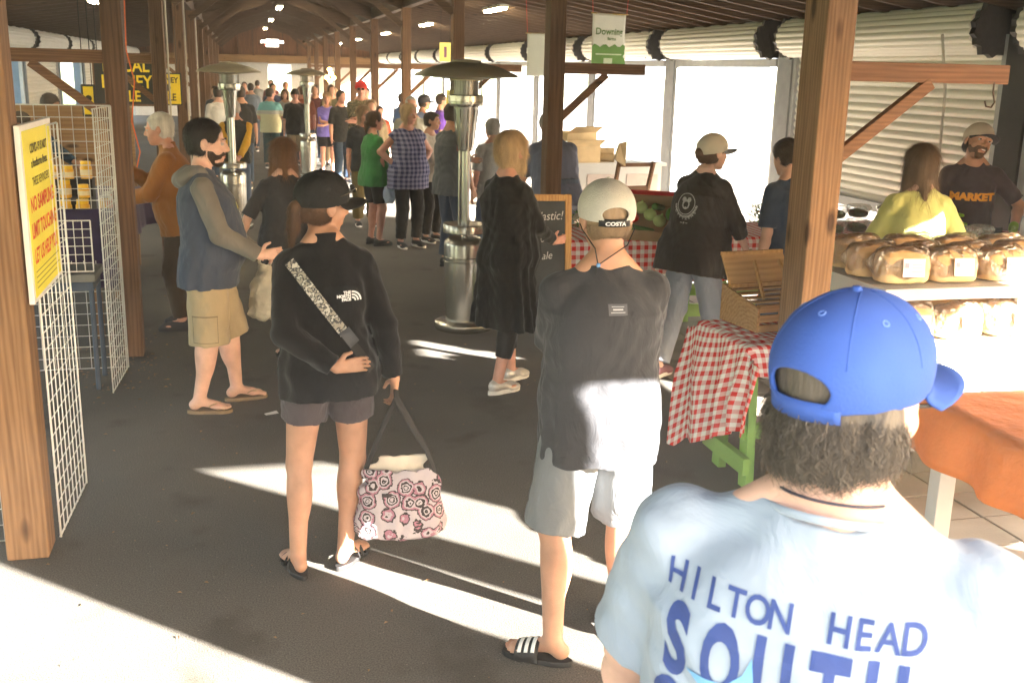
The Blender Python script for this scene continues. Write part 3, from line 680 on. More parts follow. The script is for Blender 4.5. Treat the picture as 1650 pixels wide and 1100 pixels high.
# ---------------- setting ----------------
XR, XL, XW, XWL, Y0, Y1, XC = 2.6, -.87, 6.0, -4.3, .62, 46.4, .9
def ceil_z(x): # underside of the roof deck
    if x < XL: return 3.32-(XL-x)*.165
    if x > XR: return 3.32-(x-XR)*.165
    return 3.32+(1-abs(x-XC)/(XR-XC))*.6
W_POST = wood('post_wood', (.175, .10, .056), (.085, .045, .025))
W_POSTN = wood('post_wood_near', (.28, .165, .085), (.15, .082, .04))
W_ARM = wood('arm_wood', (.24, .13, .07), (.12, .06, .032), 0)
W_DARK = wood('roof_wood', (.12, .076, .046), (.05, .031, .019), 0)
W_DARKY = wood('beam_wood', (.09, .055, .033), (.04, .024, .015), 1)
W_TAN = wood('crate_wood', (.45, .27, .12), (.28, .15, .06), 0)
W_FRAME = wood('frame_wood', (.5, .3, .12), (.34, .18, .07), 2)
def asphalt():
    m, t, b = nodes_new('asphalt'); N = t.nodes; tc = N.new('ShaderNodeTexCoord')
    def noise(sc, det=6):
        n = N.new('ShaderNodeTexNoise'); n.inputs['Scale'].default_value = sc; n.inputs['Detail'].default_value = det; lnk(t, tc.outputs['Object'], n.inputs['Vector']); return n
    n1, n2 = noise(.7), noise(160, 3)
    r1 = N.new('ShaderNodeValToRGB'); r1.color_ramp.elements[0].position = .3; r1.color_ramp.elements[1].position = .72
    r1.color_ramp.elements[0].color = (.066, .061, .053, 1); r1.color_ramp.elements[1].color = (.110, .101, .088, 1)
    r2 = N.new('ShaderNodeValToRGB'); r2.color_ramp.elements[0].position = .3; r2.color_ramp.elements[1].position = .75
    r2.color_ramp.elements[0].color = (.55, .55, .55, 1); r2.color_ramp.elements[1].color = (1.7, 1.65, 1.6, 1)
    mx = N.new('ShaderNodeMixRGB'); mx.blend_type = 'MULTIPLY'; mx.inputs[0].default_value = 1
    lnk(t, n1.outputs[0], r1.inputs[0]); lnk(t, n2.outputs[0], r2.inputs[0]); lnk(t, r1.outputs[0], mx.inputs[1]); lnk(t, r2.outputs[0], mx.inputs[2])
    # scattered pale stones
    vo = N.new('ShaderNodeTexVoronoi'); vo.inputs['Scale'].default_value = 26; lnk(t, tc.outputs['Object'], vo.inputs['Vector'])
    vr = N.new('ShaderNodeValToRGB'); vr.color_ramp.elements[0].position = .05; vr.color_ramp.elements[1].position = .075
    vr.color_ramp.elements[0].color = (1, 1, 1, 1); vr.color_ramp.elements[1].color = (0, 0, 0, 1); lnk(t, vo.outputs['Distance'], vr.inputs[0])
    cv = N.new('ShaderNodeTexVoronoi'); cv.feature = 'DISTANCE_TO_EDGE'; cv.inputs['Scale'].default_value = .55; wn = noise(1.6, 5); wm = N.new('ShaderNodeMixRGB'); wm.inputs[0].default_value = .22; lnk(t, tc.outputs['Object'], wm.inputs[1]); lnk(t, wn.outputs['Color'], wm.inputs[2]); lnk(t, wm.outputs[0], cv.inputs['Vector'])
    cr = N.new('ShaderNodeValToRGB'); cr.color_ramp.elements[0].position = .002; cr.color_ramp.elements[1].position = .005; cr.color_ramp.elements[0].color = (1, 1, 1, 1); lnk(t, cv.outputs['Distance'], cr.inputs[0])
    sn = noise(2.3, 3); sr = N.new('ShaderNodeValToRGB'); sr.color_ramp.elements[0].position = .30; sr.color_ramp.elements[1].position = .42; sr.color_ramp.elements[0].color = (.68, .66, .62, 1); lnk(t, sn.outputs[0], sr.inputs[0])
    m5 = N.new('ShaderNodeMixRGB'); m5.blend_type = 'MULTIPLY'; m5.inputs[0].default_value = 1; lnk(t, mx.outputs[0], m5.inputs[1]); lnk(t, cr.outputs[0], m5.inputs[2])
    m6 = N.new('ShaderNodeMixRGB'); m6.blend_type = 'MULTIPLY'; m6.inputs[0].default_value = 1; lnk(t, m5.outputs[0], m6.inputs[1]); lnk(t, sr.outputs[0], m6.inputs[2]); mx = m6
    m2 = N.new('ShaderNodeMixRGB'); m2.inputs[2].default_value = (.22, .19, .15, 1); lnk(t, vr.outputs[0], m2.inputs[0]); lnk(t, mx.outputs[0], m2.inputs[1]); lnk(t, m2.outputs[0], b.inputs['Base Color'])
    bp = N.new('ShaderNodeBump'); bp.inputs['Strength'].default_value = .5; bp.inputs['Distance'].default_value = .006; lnk(t, n2.outputs[0], bp.inputs['Height']); lnk(t, bp.outputs[0], b.inputs['Normal'])
    b.inputs['Roughness'].default_value = .82; b.inputs['Specular IOR Level'].default_value = .3; return m
def struct(o): return tag(o, kind='structure')
struct(MB().bb(-300, 300, -150, 400, -.3, -.024).build('ground', mat('grass_ground', (.16, .2, .07), .95, .4, 3, .4, 40)))
struct(MB().bb(6.15, 40, -20, 90, -.28, -.012).build('gravel_drive', mat('gravel', (.24, .22, .19), .95, .25, 12, .5, 90)))
struct(MB().bb(-14, 6.15, -14, Y0-.12, -.29, -.010).build('entrance_apron', mat('concrete', (.17, .155, .135), .9, .2, 4, .3, 60)))
struct(MB().bb(XWL-.2, 2.86, -1.0, Y1, -.2, 0).build('floor', asphalt()))
mb = MB(); random.seed(3)
y = Y0-.1
while y < Y1:
    x = 2.87
    while x < 6.1:
        L = .6; x1 = min(x+L, 6.12); mb.bb(x+.006, x1-.006, y+.006, y+.294, -.16, .0+random.uniform(-.002, .002)); x = x1
    y += .3
struct(mb.build('paver_strip', mat('paver', (.26, .22, .18), .9, .22, 3, .3, 70), bevel=.004))
struct(MB().bb(2.87, 6.12, Y0-.1, Y1, -.2, -.02).build('paver_bed', mat('bed', (.1, .08, .06))))
# roof decks with rafters
def slope(name, xa, xb, n_r, sp):
    za, zb = ceil_z(xa), ceil_z(xb)
    o = struct(MB().raw([(xa, Y0-.15, za+.02), (xb, Y0-.15, zb+.02), (xb, Y1, zb+.02), (xa, Y1, za+.02), (xa, Y0-.15, za+.09), (xb, Y0-.15, zb+.09), (xb, Y1, zb+.09), (xa, Y1, za+.09)], [(0, 3, 2, 1), (4, 5, 6, 7), (0, 1, 5, 4), (1, 2, 6, 5), (2, 3, 7, 6), (3, 0, 4, 7)]).build(name, wood(name+'_deck', (.115, .075, .047), (.055, .035, .022), 1)))
    proto = MB().bar((xa, 0, za-.06), (xb, 0, zb-.06), .15, .045, (0, 1, 0)).build('rafter', W_DARK, o)
    for i in range(n_r):
        r = proto if i == 0 else proto.copy()
        if i: COL.objects.link(r)
        r.parent = o; r.location = (0, Y0+.0+i*sp, 0)
    return o
RO = slope('roof', XR, XW+.3, 96, .49); slope('roof', XL, XWL-.3, 60, .8)
slope('roof', XC, XR, 60, .8); slope('roof', XC, XL, 60, .8)
struct(MB().bb(XC-.04, XC+.04, Y0-.1, Y1, ceil_z(XC)-.2, ceil_z(XC)+.0).build('ridge_beam', W_DARKY))
for x in (XR, XL): struct(MB().bb(x-.06, x+.06, Y0-.1, Y1, 3.02, 3.22).build('plate_beam', W_DARKY))
struct(MB().bb(XW+.06, XW+.16, Y0, Y1, 2.30, ceil_z(XW)).build('wall_header', W_DARKY))
struct(MB().bb(XWL-.16, XWL-.06, Y0, Y1, 2.30, ceil_z(XWL)).build('wall_header', W_DARKY))
mb = MB()
for x in np.arange(XWL, XW, .6): mb.bb(x, x+.04, Y1-.1, Y1-.05, 2.55, ceil_z(x+.3))
# far gable end
C_WHITE = mat('white_metal', (.5, .49, .46), .55, .08, 6, .1, 30)
g = struct(MB().bb(XWL, XW, Y1, Y1+.1, 2.15, 3.9).build('gable_wall', wood('gable_wood', (.2, .09, .04), (.1, .045, .02), 2)))
mb.build('gable_batten', W_DARK, g)
MB().bb(XWL, XW, Y1-.14, Y1-.101, 2.2, 2.5).build('gable_beam', wood('gable_beam_wood', (.3, .17, .075), (.18, .1, .04), 0), g)
mb = MB(); n = 130
for i in range(n):
    x = XWL+(XW-XWL)*i/n; 
    if 1.02 < x < 2.0: 
        mb.bb(x, x+.04, Y1-.02, Y1+.02, 2.05, 2.5); continue
    mb.bb(x, x+.045, Y1-.02, Y1+.02, 0, 2.2 if x > .2 else 2.2); mb.bb(x+.045, x+.081, Y1-.0, Y1+.02, 0, 2.2)
mb.build('metal_cladding', C_WHITE, g)
# unseen header and panels added at the open end to shape the sun patches
# panel gaps set the sun strips; outside stands an added sun-blocking wall
struct(MB().bb(XWL, XW+.1, Y0-.06, Y0-.003, 2.36, 3.4).build('sun_cut_header', W_DARKY))  # out of view, height set to cut the sun on back and floor
struct(MB().bb(XWL, -.75, Y0-.06, Y0-.003, 0, 2.357).build('added_shade_panel', C_WHITE))  # added out of view to dim the left side
struct(MB().bb(3.02, 3.86, Y0-.06, Y0-.003, 0, 2.357).build('added_shade_panel', C_WHITE))
struct(MB().bb(4.40, 4.74, Y0-.06, Y0-.003, 0, 2.357).build('added_shade_panel', C_WHITE))  # added blocker that splits the sunlit floor strips
struct(MB().bb(5.45, XW+.1, Y0-.06, Y0-.003, 0, 2.357).build('added_shade_panel', C_WHITE))
struct(MB().bb(XW-.03, XW+.1, Y0, .80, 0, 2.9).build('added_side_blocker', C_WHITE))  # unseen blocker added to keep sun off the floor by the tables
struct(MB().bb(3.7, 5.8, -3.1, -2.95, -.02, 4.6).build('added_shade_wall', mat('shade_wall_render', (.45, .42, .36), .9, .15, 3)))  # invented wall out of view, shades the man in the blue cap

# ---------------- posts ----------------
def post(x, y, near=False, arm=0, dims=(.15, .2), label='', m=None, zt=3.05, lean=0):
    t = thing('wooden_post', label, 'post', (x, y, 0), 0, 'timber posts along the aisle')
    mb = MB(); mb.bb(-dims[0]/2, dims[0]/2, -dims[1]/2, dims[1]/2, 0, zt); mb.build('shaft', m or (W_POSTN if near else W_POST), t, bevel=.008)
    if arm:
        s = 1 if arm > 0 else -1; L = abs(arm)
        MB().bar((s*dims[0]/2, 0, 2.115), (s*L, 0, 2.115), .09, .04, (0, 1, 0)).build('arm', W_ARM, t, bevel=.004)
        MB().bar((s*(dims[0]/2-.01), .0, 1.69), (s*(L*.55+.02), .0, 2.07), .06, .045, (0, 1, 0)).build('brace', W_ARM, t, bevel=.004)
    return t
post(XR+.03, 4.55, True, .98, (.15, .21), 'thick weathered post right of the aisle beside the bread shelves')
lab = ['post behind the chalkboard with a stair-shaped brace and knots', 'post just behind the big patio heater dish', 'third post beyond the heater on the right side', 'fourth post beyond the heater on the right side', 'fifth post beyond the heater on the right side', 'sixth post beyond the heater on the right side', 'seventh post beyond the heater, next to the far heater', 'thin far post near the end wall on the right side', 'farthest post on the right before the end wall']
for i in range(9): post(XR, 8.95+4.3*i, False, .82, (.14, .18), lab[i])
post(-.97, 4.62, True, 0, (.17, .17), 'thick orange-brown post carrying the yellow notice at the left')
post(-.84, 7.95, False, -.95, (.14, .16), 'knotty post right behind the white wire grids')
lab = ['second post beyond the wire grids beside the man in orange', 'third post beyond the wire grids along the left', 'fourth post beyond the wire grids along the left', 'fifth post beyond the wire grids along the left', 'sixth post beyond the wire grids along the left', 'seventh post beyond the wire grids along the left', 'eighth and thin post on the left near the far end', 'farthest left post before the end wall']
for i in range(8): post(-.86, 12.4+4.3*i, False, -.9, (.14, .18), lab[i])
# trusses: tie rafters from ridge to post heads
for i in range(10):
    y = 4.55+4.4*i if i == 0 else 8.95+4.3*(i-1)
    t = thing('roof_truss', 'dark timber roof truss over the %s pair of posts from the camera' % ['first', 'second', 'third', 'fourth', 'fifth', 'sixth', 'seventh', 'eighth', 'ninth', 'tenth'][i], 'truss', (XC, y, 0), 0, 'roof trusses over the aisle')
    for s in (-1, 1):
        MB().bar((0, 0, 3.66), (s*(XR-XC), 0, 3.08), .2, .05, (0, 1, 0)).build('chord', W_DARK, t)
        MB().bar((s*(XR-XC)*.5, -.05, 3.36), (s*(XR-XC-.07), -.05, 2.75), .09, .04, (0, 1, 0)).build('strut', W_DARK, t)

# ---------------- roller shutters ----------------
M_SLAT = mat('slat_paint', (.66, .64, .57), .45, .06, 5, .08, 40, spec=.4, stretch=(1, .2, 4)); M_JAMB = mat('galvanised', (.33, .34, .35), .5, .12, 9, .1, 50, metal=.3)
M_BLACK = mat('black_paint', (.018, .017, .016), .55, .3, 8, .1, 60); M_DRUM = mat('drum_bracket', (.035, .033, .032), .6, .3, 20, .2, 60)
def slats(z0, z1, x, ya, yb, out=-1, pitch=.078):
    pr = []; n = int((z1-z0)/pitch)
    for i in range(n):
        for k in range(6):
            a = PI*k/6; pr.append((x+out*(.004+.019*math.sin(a)), z0+pitch*(i+k/6)))
        pr.append((x+out*.0, z0+pitch*(i+.985)))
    pr.append((x, z1)); back = [(x-out*.01, z1), (x-out*.01, z0)]
    mb = MB(); mb.extrude(pr+back, ya, yb); return mb
def shutter(xw, ya, yb, zopen, label, side=1, drum_end=False):
    t = thing('roller_shutter', label, 'roller shutter', (xw, ya, 0), 0, 'roller shutters along the walls')
    L = yb-ya; s = -side
    pr = []; nf = 20; R = .19
    for i in range(nf):
        for k in range(4):
            a = 2*PI*(i+k/4)/nf; r = R+.013*math.sin(PI*k/4); pr.append((s*.2+r*math.cos(a), 2.49+r*math.sin(a)))
    MB().extrude(pr, .12, L-.12).build('rolled_slats', M_SLAT, t, True)
    for e in (.085, L-.085):
        g = []; 
        for k in range(28):
            a = 2*PI*k/28; r = (.225 if k % 2 else .2)*(1 if -.6 < math.cos(a) else .9); g.append((s*.2+r*math.cos(a), 2.49+r*math.sin(a)))
        MB().extrude(g, e-.03, e+.03).build('drum_plate', M_DRUM, t)
    mb = MB(); mb.bb(s*.03 if s > 0 else s*.1, s*.1 if s > 0 else s*.03, 0, .07, 0, 2.45); mb.build('guide_rail', M_JAMB, t); mb = MB(); mb.bb(min(s*.03, s*.1), max(s*.03, s*.1), L-.07, L, 0, 2.45); mb.build('guide_rail', M_JAMB, t)
    mb = MB(); mb.bb(min(s*.04, s*.11), max(s*.04, s*.11), .08, L-.08, 2.19 if zopen > 2 else zopen, (2.19 if zopen > 2 else zopen)+.09); mb.build('bottom_bar', M_JAMB, t)
    if zopen < 2: slats(zopen+.08, 2.42, s*.05, .075, L-.075, s).build('curtain', M_SLAT, t, True)
    return t
mul = [.4, .95, 4.0, 7.3, 11.05, 14.4, 17.95, 21.6, 25.0, 28.6, 32.2, 35.8, 39.4, 43.0, 46.3]
ordn = ['behind the camera', 'beside the orange table', 'at the right picture edge', 'half lowered behind the vendor', 'rolled up beyond the vendor', 'rolled up behind the white banner', 'rolled up behind the heater', 'fourth rolled up one beyond the vendor', 'fifth rolled up one beyond the vendor', 'sixth rolled up one beyond the vendor', 'seventh rolled up one beyond the vendor', 'eighth rolled up one beyond the vendor', 'ninth rolled up one beyond the vendor', 'last one before the end wall']
for i in range(1, 14):
    zo = {2: .12, 3: .84}.get(i, 2.5)
    if i == 1: zo = 2.5
    s = shutter(XW, mul[i]+.15, mul[i+1]-.15, zo, 'cream roller shutter on the right wall, '+ordn[i])
    if i == 3:
        MB().tube([(-.42, .42, 2.45), (-.33, .42, 2.0), (-.3, .44, 1.5)], .012, 6).build('pull_rope', mat('rope', (.55, .53, .48)), s, 2)
for i, y in enumerate(mul[1:-1]):
    t = tag(MB().bb(XW-.12, XW+.16, y-.145, y+.145, 0, 2.6).build('wall_post', M_BLACK if i < 3 else mat('grey_post', (.24, .25, .26), .6), bevel=.006), 'steel wall post standing left of the shutter '+ordn[i+1], 'post', 'wall posts on the right')
lm = [2.5, 6.6, 10.8, 15, 19.2, 23.5, 27.8, 32, 36.3, 40.6, 46.3]
for i in range(10):
    s = shutter(XWL, lm[i]+.12, lm[i+1]-.12, {3: .1, 5: .1, 7: .1, 8: .1}.get(i, 2.5), 'roller shutter on the left wall, '+['level with the notice', 'behind the first stall', 'behind the honey sign', 'lowered past the honey sign', 'rolled up after the lowered one', 'second lowered one', 'second rolled up one past the honey sign', 'third lowered one', 'fourth lowered one', 'at the far end'][i], -1)
    tag(MB().bb(XWL-.16, XWL+.12, lm[i]-.11, lm[i]+.11, 0, 2.6).build('wall_post', mat('blue_grey_post', (.12, .17, .23), .6), bevel=.006), 'blue grey wall post before the left shutter '+['level with the notice', 'behind the first stall', 'behind the honey sign', 'lowered past the honey sign', 'rolled up after the lowered one', 'second lowered one', 'second rolled up one past the honey sign', 'third lowered one', 'fourth lowered one', 'at the far end'][i], 'post', 'wall posts on the left')
# ---------------- lamps and exit sign ----------------
M_TUBE = mat('lit_tube', (1, .88, .62), .5, 0, 1, 0, emit=5)
def tube_light(x, y, z, label, n=1, L=1.2):
    t = thing('ceiling_light', label, 'ceiling light', (x, y, z), 0, 'fluorescent lights')
    MB().bb(-.07, .07, -L/2, L/2, .03, .07).build('fixture', mat('fixture_white', (.6, .58, .5), .5), t)
    for s in (-.035, .035): MB().tube([(s, -L/2+.03, .012), (s, L/2-.03, .012)], .014, 8).build('tube', M_TUBE, t)
for i, (x, y) in enumerate(((XC, 12.5), (XC, 18.8), (XC, 25.5), (XC, 32.5), (XC, 40))):
    tube_light(x, y, 3.33, 'lit tube light on the ridge, %s from the camera' % ['first', 'second', 'third', 'fourth', 'fifth'][i])
for i, y in enumerate((16.2, 22.5, 29, 36, 43)):
    tube_light(3.75, y, 2.95, 'lit tube light over the right bay, %s from the camera' % ['first', 'second', 'third', 'fourth', 'fifth'][i])
for i, y in enumerate((9.0, 12.4, 16)):
    tube_light(-1.9, y, 2.85, 'lit tube light over the left stalls, %s from the camera' % ['first', 'second', 'third'][i], L=.6)
t = thing('exit_sign', 'small lit red exit sign hanging at the far gable', 'exit sign', (XC+.35, 44.5, 2.95), 0)
MB().bb(-.25, .25, -.04, .04, -.15, .15).build('housing', mat('exit_housing', (.8, .75, .65), .5, emit=.25), t)
put_text('lettering', [(*text_mesh('EXIT', .27, bold=.006), 0, -.09)], (0, -.042, 0), (1, 0, 0), (0, 0, 1), mat('exit_red', (.9, .05, .03), .5, 0, 1, 0, emit=1), t)
for s in (-1, 1): MB().lathe([(.0, -.05), (.09, -.05), (.07, .05), (0, .05)], (s*.36, 0, .05), 12).build('emergency_lamp', mat('lamp_head', (.9, .85, .7), .4, emit=.5), t)
# ---------------- yellow notice on the near post ----------------
M_WHITE = mat('white_plastic', (.72, .71, .68), .5, .05); M_INK = mat('black_ink', (.02, .02, .02), .7, .1, bump=0); M_REDINK = mat('red_ink', (.75, .12, .04), .7, .1, bump=0)
t = thing('notice_board', 'yellow notice with red letters on foam board fixed to the left post', 'sign', (-.878, 4.57, 1.475), 0)
MB().bb(0, .022, 0, .72, -.365, .355).build('board', M_WHITE, t, bevel=.003)
MB().bb(.0222, .0238, .035, .69, -.345, .33).build('paper', mat('yellow_paper', (.80, .72, .07), .6, .05, 5, .03), t)
P = []
for s, sz, yy, b in (('COVID-19 IS NOT', .052, .235, .001), ('a foodborne illness.', .05, .175, .001), ('THESE REMINDERS', .05, .10, 0)): put_text('black_lettering', [(*text_mesh(s, sz, .95, b), .36, yy)], (.0242, 0, 0), (0, 1, 0), (0, 0, 1), M_INK, t, .0008)
for s, yy, sx in (('NO SAMPLING', -.0, .98), ('LIMIT TOUCHING', -.105, .86), ('LET US HELP YOU', -.21, .82)): put_text('red_lettering', [(*text_mesh(s, .085, sx, .0025), .36, yy)], (.0242, 0, 0), (0, 1, 0), (0, 0, 1), M_REDINK, t, .0008)
mb = MB()
for k in range(4): mb.bb(.0242, .0250, .08, .64-.08*(k % 2), -.247-.022*k, -.243-.022*k)
mb.build('small_print', mat('small_ink', (.3, .28, .06), .7, bump=0), t)
# ---------------- white wire grid panels ----------------
M_WIRE = mat('white_wire', (.66, .65, .62), .4, .04, bump=0)
def wire_grid(label, a, b, z0, z1, pitch=.077, group='white wire display grids'):
    a = Vector((*a, 0)); b = Vector((*b, 0)); d = b-a; L = d.length; u = d/L; ang = math.atan2(u.y, u.x)
    t = thing('wire_grid', label, 'wire grid', (a.x, a.y, 0), ang, group); mb = MB()
    n = max(int(round(L/pitch)), 1); m = int(round((z1-z0)/pitch))
    for i in range(n+1): mb.tube([(L*i/n, 0, z0), (L*i/n, 0, z1)], .0028 if 0 < i < n else .0048, 6)
    mb.build('upright_wires', M_WIRE, t, 2); mb = MB()
    for i in range(m+1): mb.tube([(0, .004, z0+(z1-z0)*i/m), (L, .004, z0+(z1-z0)*i/m)], .0028 if 0 < i < m else .0048, 6)
    mb.build('cross_wires', M_WIRE, t, 2); return t
wire_grid('tall white wire grid running back from the notice post, seen edge on', (-.87, 4.75), (-.845, 5.4), .0, 1.8)
wire_grid('white wire grid to the left of the notice post, low at the picture edge', (-1.9, 4.75), (-1.1, 4.75), 0, 1.3)
wire_grid('white wire grid facing the camera in front of the honey stall', (-1.48, 7.6), (-.86, 7.6), .0, 1.80)
wire_grid('white wire grid seen edge on beside the knotty post', (-.885, 6.98), (-.85, 7.6), .0, 1.80)
wire_grid('short white wire grid on the desk edge behind the notice', (-1.5, 7.0), (-.95, 7.0), .80, 1.12, .05)
# desk
t = thing('desk', 'small desk with grey top and blue metal legs inside the wire grids', 'desk', (-1.22, 7.25, 0))
MB().bb(-.3, .27, -.2, .2, .72, .77).build('tabletop', mat('grey_top', (.16, .16, .145), .6, .1), t, bevel=.008)
MB().bb(-.28, .25, -.18, .18, .66, .715).build('apron', mat('blue_metal', (.045, .065, .10), .5), t)
for x in (-.26, .235):
    for y in (-.165, .165): MB().tube([(x, y, 0), (x, y, .68)], .016, 8).build('leg', MATS['blue_metal'], t, True)
t = tag(MB().bb(-1.5, -.92, 7.38, 7.44, .80, 1.14).build('purple_box', mat('purple_cloth', (.03, .02, .055), .95, .3, 10), bevel=.01), 'dark purple cloth covered box standing on the desk behind the short grid', 'box')
# ---------------- honey stall on the left ----------------
M_PUR = cloth('purple', (.035, .018, .05))
def draped(name, label, cat, x0, x1, y0, y1, z, drop, m, size=None, folds=(.018, 9), parent=None, seed=0, base=None):
    """a cloth: top sheet with four hanging sides whose folds grow downwards"""
    W, D = x1-x0, y1-y0; nu, nv = 56, 44
    def fn(u, v):
        a = -drop+u*(W+2*drop); b = -drop+v*(D+2*drop)
        ox = max(-a, a-W, 0); oy = max(-b, b-D, 0); X = min(max(a, 0), W); Y = min(max(b, 0), D); dz = max(ox, oy); sx = -1 if a < 0 else 1; sy = -1 if b < 0 else 1
        if dz > 0:
            f = folds[0]*min(dz/drop, 1); px = f*math.sin(folds[1]*2*Y+seed+1.3*math.sin(3*Y))+f*.8 if ox > 0 else 0; py = f*math.sin(folds[1]*2*X+seed+1.3*math.sin(3*X))+f*.8 if oy > 0 else 0
            mn = min(ox, oy)
            X += sx*(px+.01+mn*.5); Y += sy*(py+.01+mn*.5); dz = dz+.0*mn
            if ox > 0 and oy > 0: dz = max(ox, oy)
        zz = z-dz+(.004*math.sin(9*a)*math.sin(7*b) if dz == 0 else 0)
        return (x0+X, y0+Y, zz+.006)
    o = grid_cloth(name, fn, nu, nv, m, parent, .003, (W+2*drop, D+2*drop))
    if cat: tag(o, label, cat)
    return o
t = thing('stall_table', 'long wooden stall table under the dark purple cloth on the left', 'table', (-1.55, 10.0, 0))
MB().bb(-.45, .45, -1.55, 1.75, .78, .82).build('tabletop', W_TAN, t)
for x in (-.4, .4):
    for y in (-1.5, 0, 1.7): MB().bb(x-.04, x+.04, y-.04, y+.04, 0, .78).build('leg', wood('leg_wood', (.3, .19, .1), (.18, .1, .05)), t)
draped('tablecloth', 'dark purple cloth hanging over the honey stall table', 'tablecloth', -2.02, -1.08, 8.42, 11.78, .825, .42, M_PUR)
M_HONEY = mat('honey_yellow', (.75, .42, .02), .35, .15, 6, .05, spec=.5); M_LID = mat('yellow_lid', (.85, .55, .03), .4); M_DKBOX = mat('black_rack', (.015, .013, .016), .7)
t = thing('display_rack', 'black stepped rack holding the honey jars behind the wire grid', 'display rack', (-1.52, 8.75, .83))
for k in range(3): MB().bb(-.36, .36, -.24+.16*k, -.08+.16*k, 0, .10+.13*k).build('step', M_DKBOX, t)
def jar(x, y, z, label, r=.038, h=.1, kind=0):
    t = thing('honey_jar', label, 'jar', (x, y, z), 0, 'yellow honey jars on the stall rack')
    MB().lathe([(0, 0), (r*.95, 0), (r, .008), (r, h*.75), (r*.8, h*.88), (r*.8, h)], n=14).build('glass', M_HONEY if kind != 2 else mat('amber_jar', (.22, .08, .015), .3, spec=.5), t, True)
    MB().lathe([(r*.86, h*.86), (r*.86, h*1.12), (0, h*1.12)], n=14).build('lid', M_LID if kind != 1 else M_WHITE, t, True)
    MB().lathe([(r*1.02, h*.22), (r*1.02, h*.6)], n=14).build('paper_label', mat('cream_label', (.7, .62, .4), .7), t, True); return t
words = ['far left', 'second from left', 'third from left', 'third from right', 'second from right', 'far right']
for k, tier in enumerate(('lower', 'middle', 'upper')):
    for i in range(6): jar(-1.82+.12*i+random.uniform(-.012, .012), 8.59+.16*k, .93+.13*k, 'yellow jar %s on the %s step of the black rack' % (words[i], tier), random.choice((.044, .052)), random.choice((.09, .12)), random.choice((0, 0, 0, 0, 2)))
for i in range(7):
    q = thing('candle_tin', 'small tin or candle %s along the purple stall table edge' % ['first', 'second', 'third', 'fourth', 'fifth', 'sixth', 'seventh'][i], 'tin', (-1.2+random.uniform(-.12, .1), 9.25+.33*i, .835), 0, 'tins on the purple stall table')
    r = random.choice((.035, .045)); MB().lathe([(0, 0), (r, 0), (r, .09), (r*.9, .1), (0, .1)], n=14).build('body', mat(['tin_white', 'tin_dark', 'tin_gold'][i % 3], [(.6, .58, .54), (.05, .03, .03), (.5, .3, .05)][i % 3], .4), q, True)
    MB().lathe([(r*1.05, .085), (r*1.05, .105), (0, .108)], n=14).build('lid', mat('tin_lid', (.4, .38, .34), .35, metal=.5), q, True)
for i, (x, z, s) in enumerate(((-1.25, .83, .12), (-1.45, .83, .10))):
    q = thing('price_card', 'white folded price card on the purple cloth, %s the jars' % ('right of' if i == 0 else 'in front of'), 'card', (x, 8.5, z), 0, 'price cards on the left stall')
    MB().raw([(-s/2, 0, 0), (s/2, 0, 0), (s/2, .03, s*.9), (-s/2, .03, s*.9), (-s/2, .06, 0), (s/2, .06, 0), (-s/2, .003, 0), (s/2, .003, 0)], [(0, 1, 2, 3), (3, 2, 5, 4)]).build('card', M_WHITE, q)
t = thing('back_board', 'tan plywood board standing behind the honey stall', 'board', (-2.1, 12.3, 0)); MB().bb(-1.3, .95, 0, .03, .5, 1.62).build('panel', wood('ply', (.42, .26, .13), (.3, .17, .08), 0, .5), t)
for x in (-1.25, .9): MB().bb(x-.03, x+.03, .035, .09, 0, 1.62).build('leg', W_TAN, t)
# hanging signs at the stall
M_SIGNY = mat('sign_yellow', (.85, .62, .03), .6, .08); M_SIGNB = mat('sign_black', (.022, .022, .02), .6)
t = thing('honey_sign', 'dark hanging sign with yellow words beyond the knotty post', 'sign', (-1.27, 13.1, 1.86))
MB().bb(-.34, .34, 0, .03, -.24, .30).build('board', M_SIGNB, t); mb = MB()
mb.bb(-.36, .36, -.006, .034, .30, .325); mb.bb(-.36, .36, -.006, .034, -.265, -.24); mb.bb(-.36, -.34, -.006, .034, -.24, .30); mb.bb(.34, .36, -.006, .034, -.24, .30); mb.build('frame', W_POST, t)
put_text('lettering', [(*text_mesh('LOCAL', .2, .8, .004), 0, .12), (*text_mesh('HONEY', .2, .8, .004), 0, -.06), (*text_mesh('SALE', .17, .8, .004), 0, -.21)], (0, -.001, 0), (1, 0, 0), (0, 0, 1), M_SIGNY, t)
for s in (-1, 1): MB().tube([(s*.3, .015, .32), (s*.3, .015, 1.15)], .006, 5).build('chain', M_BLACK, t)
def yellow_sign(x, y, z, w_, h_, label, lines):
    t = thing('hanging_sign', label, 'sign', (x, y, z), 0); MB().bb(-w_/2-.02, w_/2+.02, 0, .02, -h_/2-.02, h_/2+.02).build('board', M_SIGNB, t, bevel=.01); MB().bb(-w_/2, w_/2, -.002, -.0005, -h_/2, h_/2).build('face', M_SIGNY, t)
    P = [(*text_mesh(s, sz, .8, .003), 0, yy) if s != 'o' else (*disc2(sz, 16), 0, yy) for s, sz, yy in lines]
    put_text('lettering', P, (0, -.0035, 0), (1, 0, 0), (0, 0, 1), M_INK, t)
    for s in (-1, 1): MB().tube([(s*w_*.4, .01, h_/2), (s*w_*.4, .01, h_/2+.8)], .005, 5).build('chain', M_BLACK, t)
yellow_sign(-1.04, 16.4, 1.72, .36, .42, 'yellow sign with black words and a bee hive dot beyond the honey sign', (('HONEY', .11, .09), ('o', .05, .02), ('SALE', .14, -.16)))
yellow_sign(-1.42, 11.0, 1.72, .09, .26, 'narrow yellow sign with a dark dot just left of the knotty post', (('o', .03, .02),))
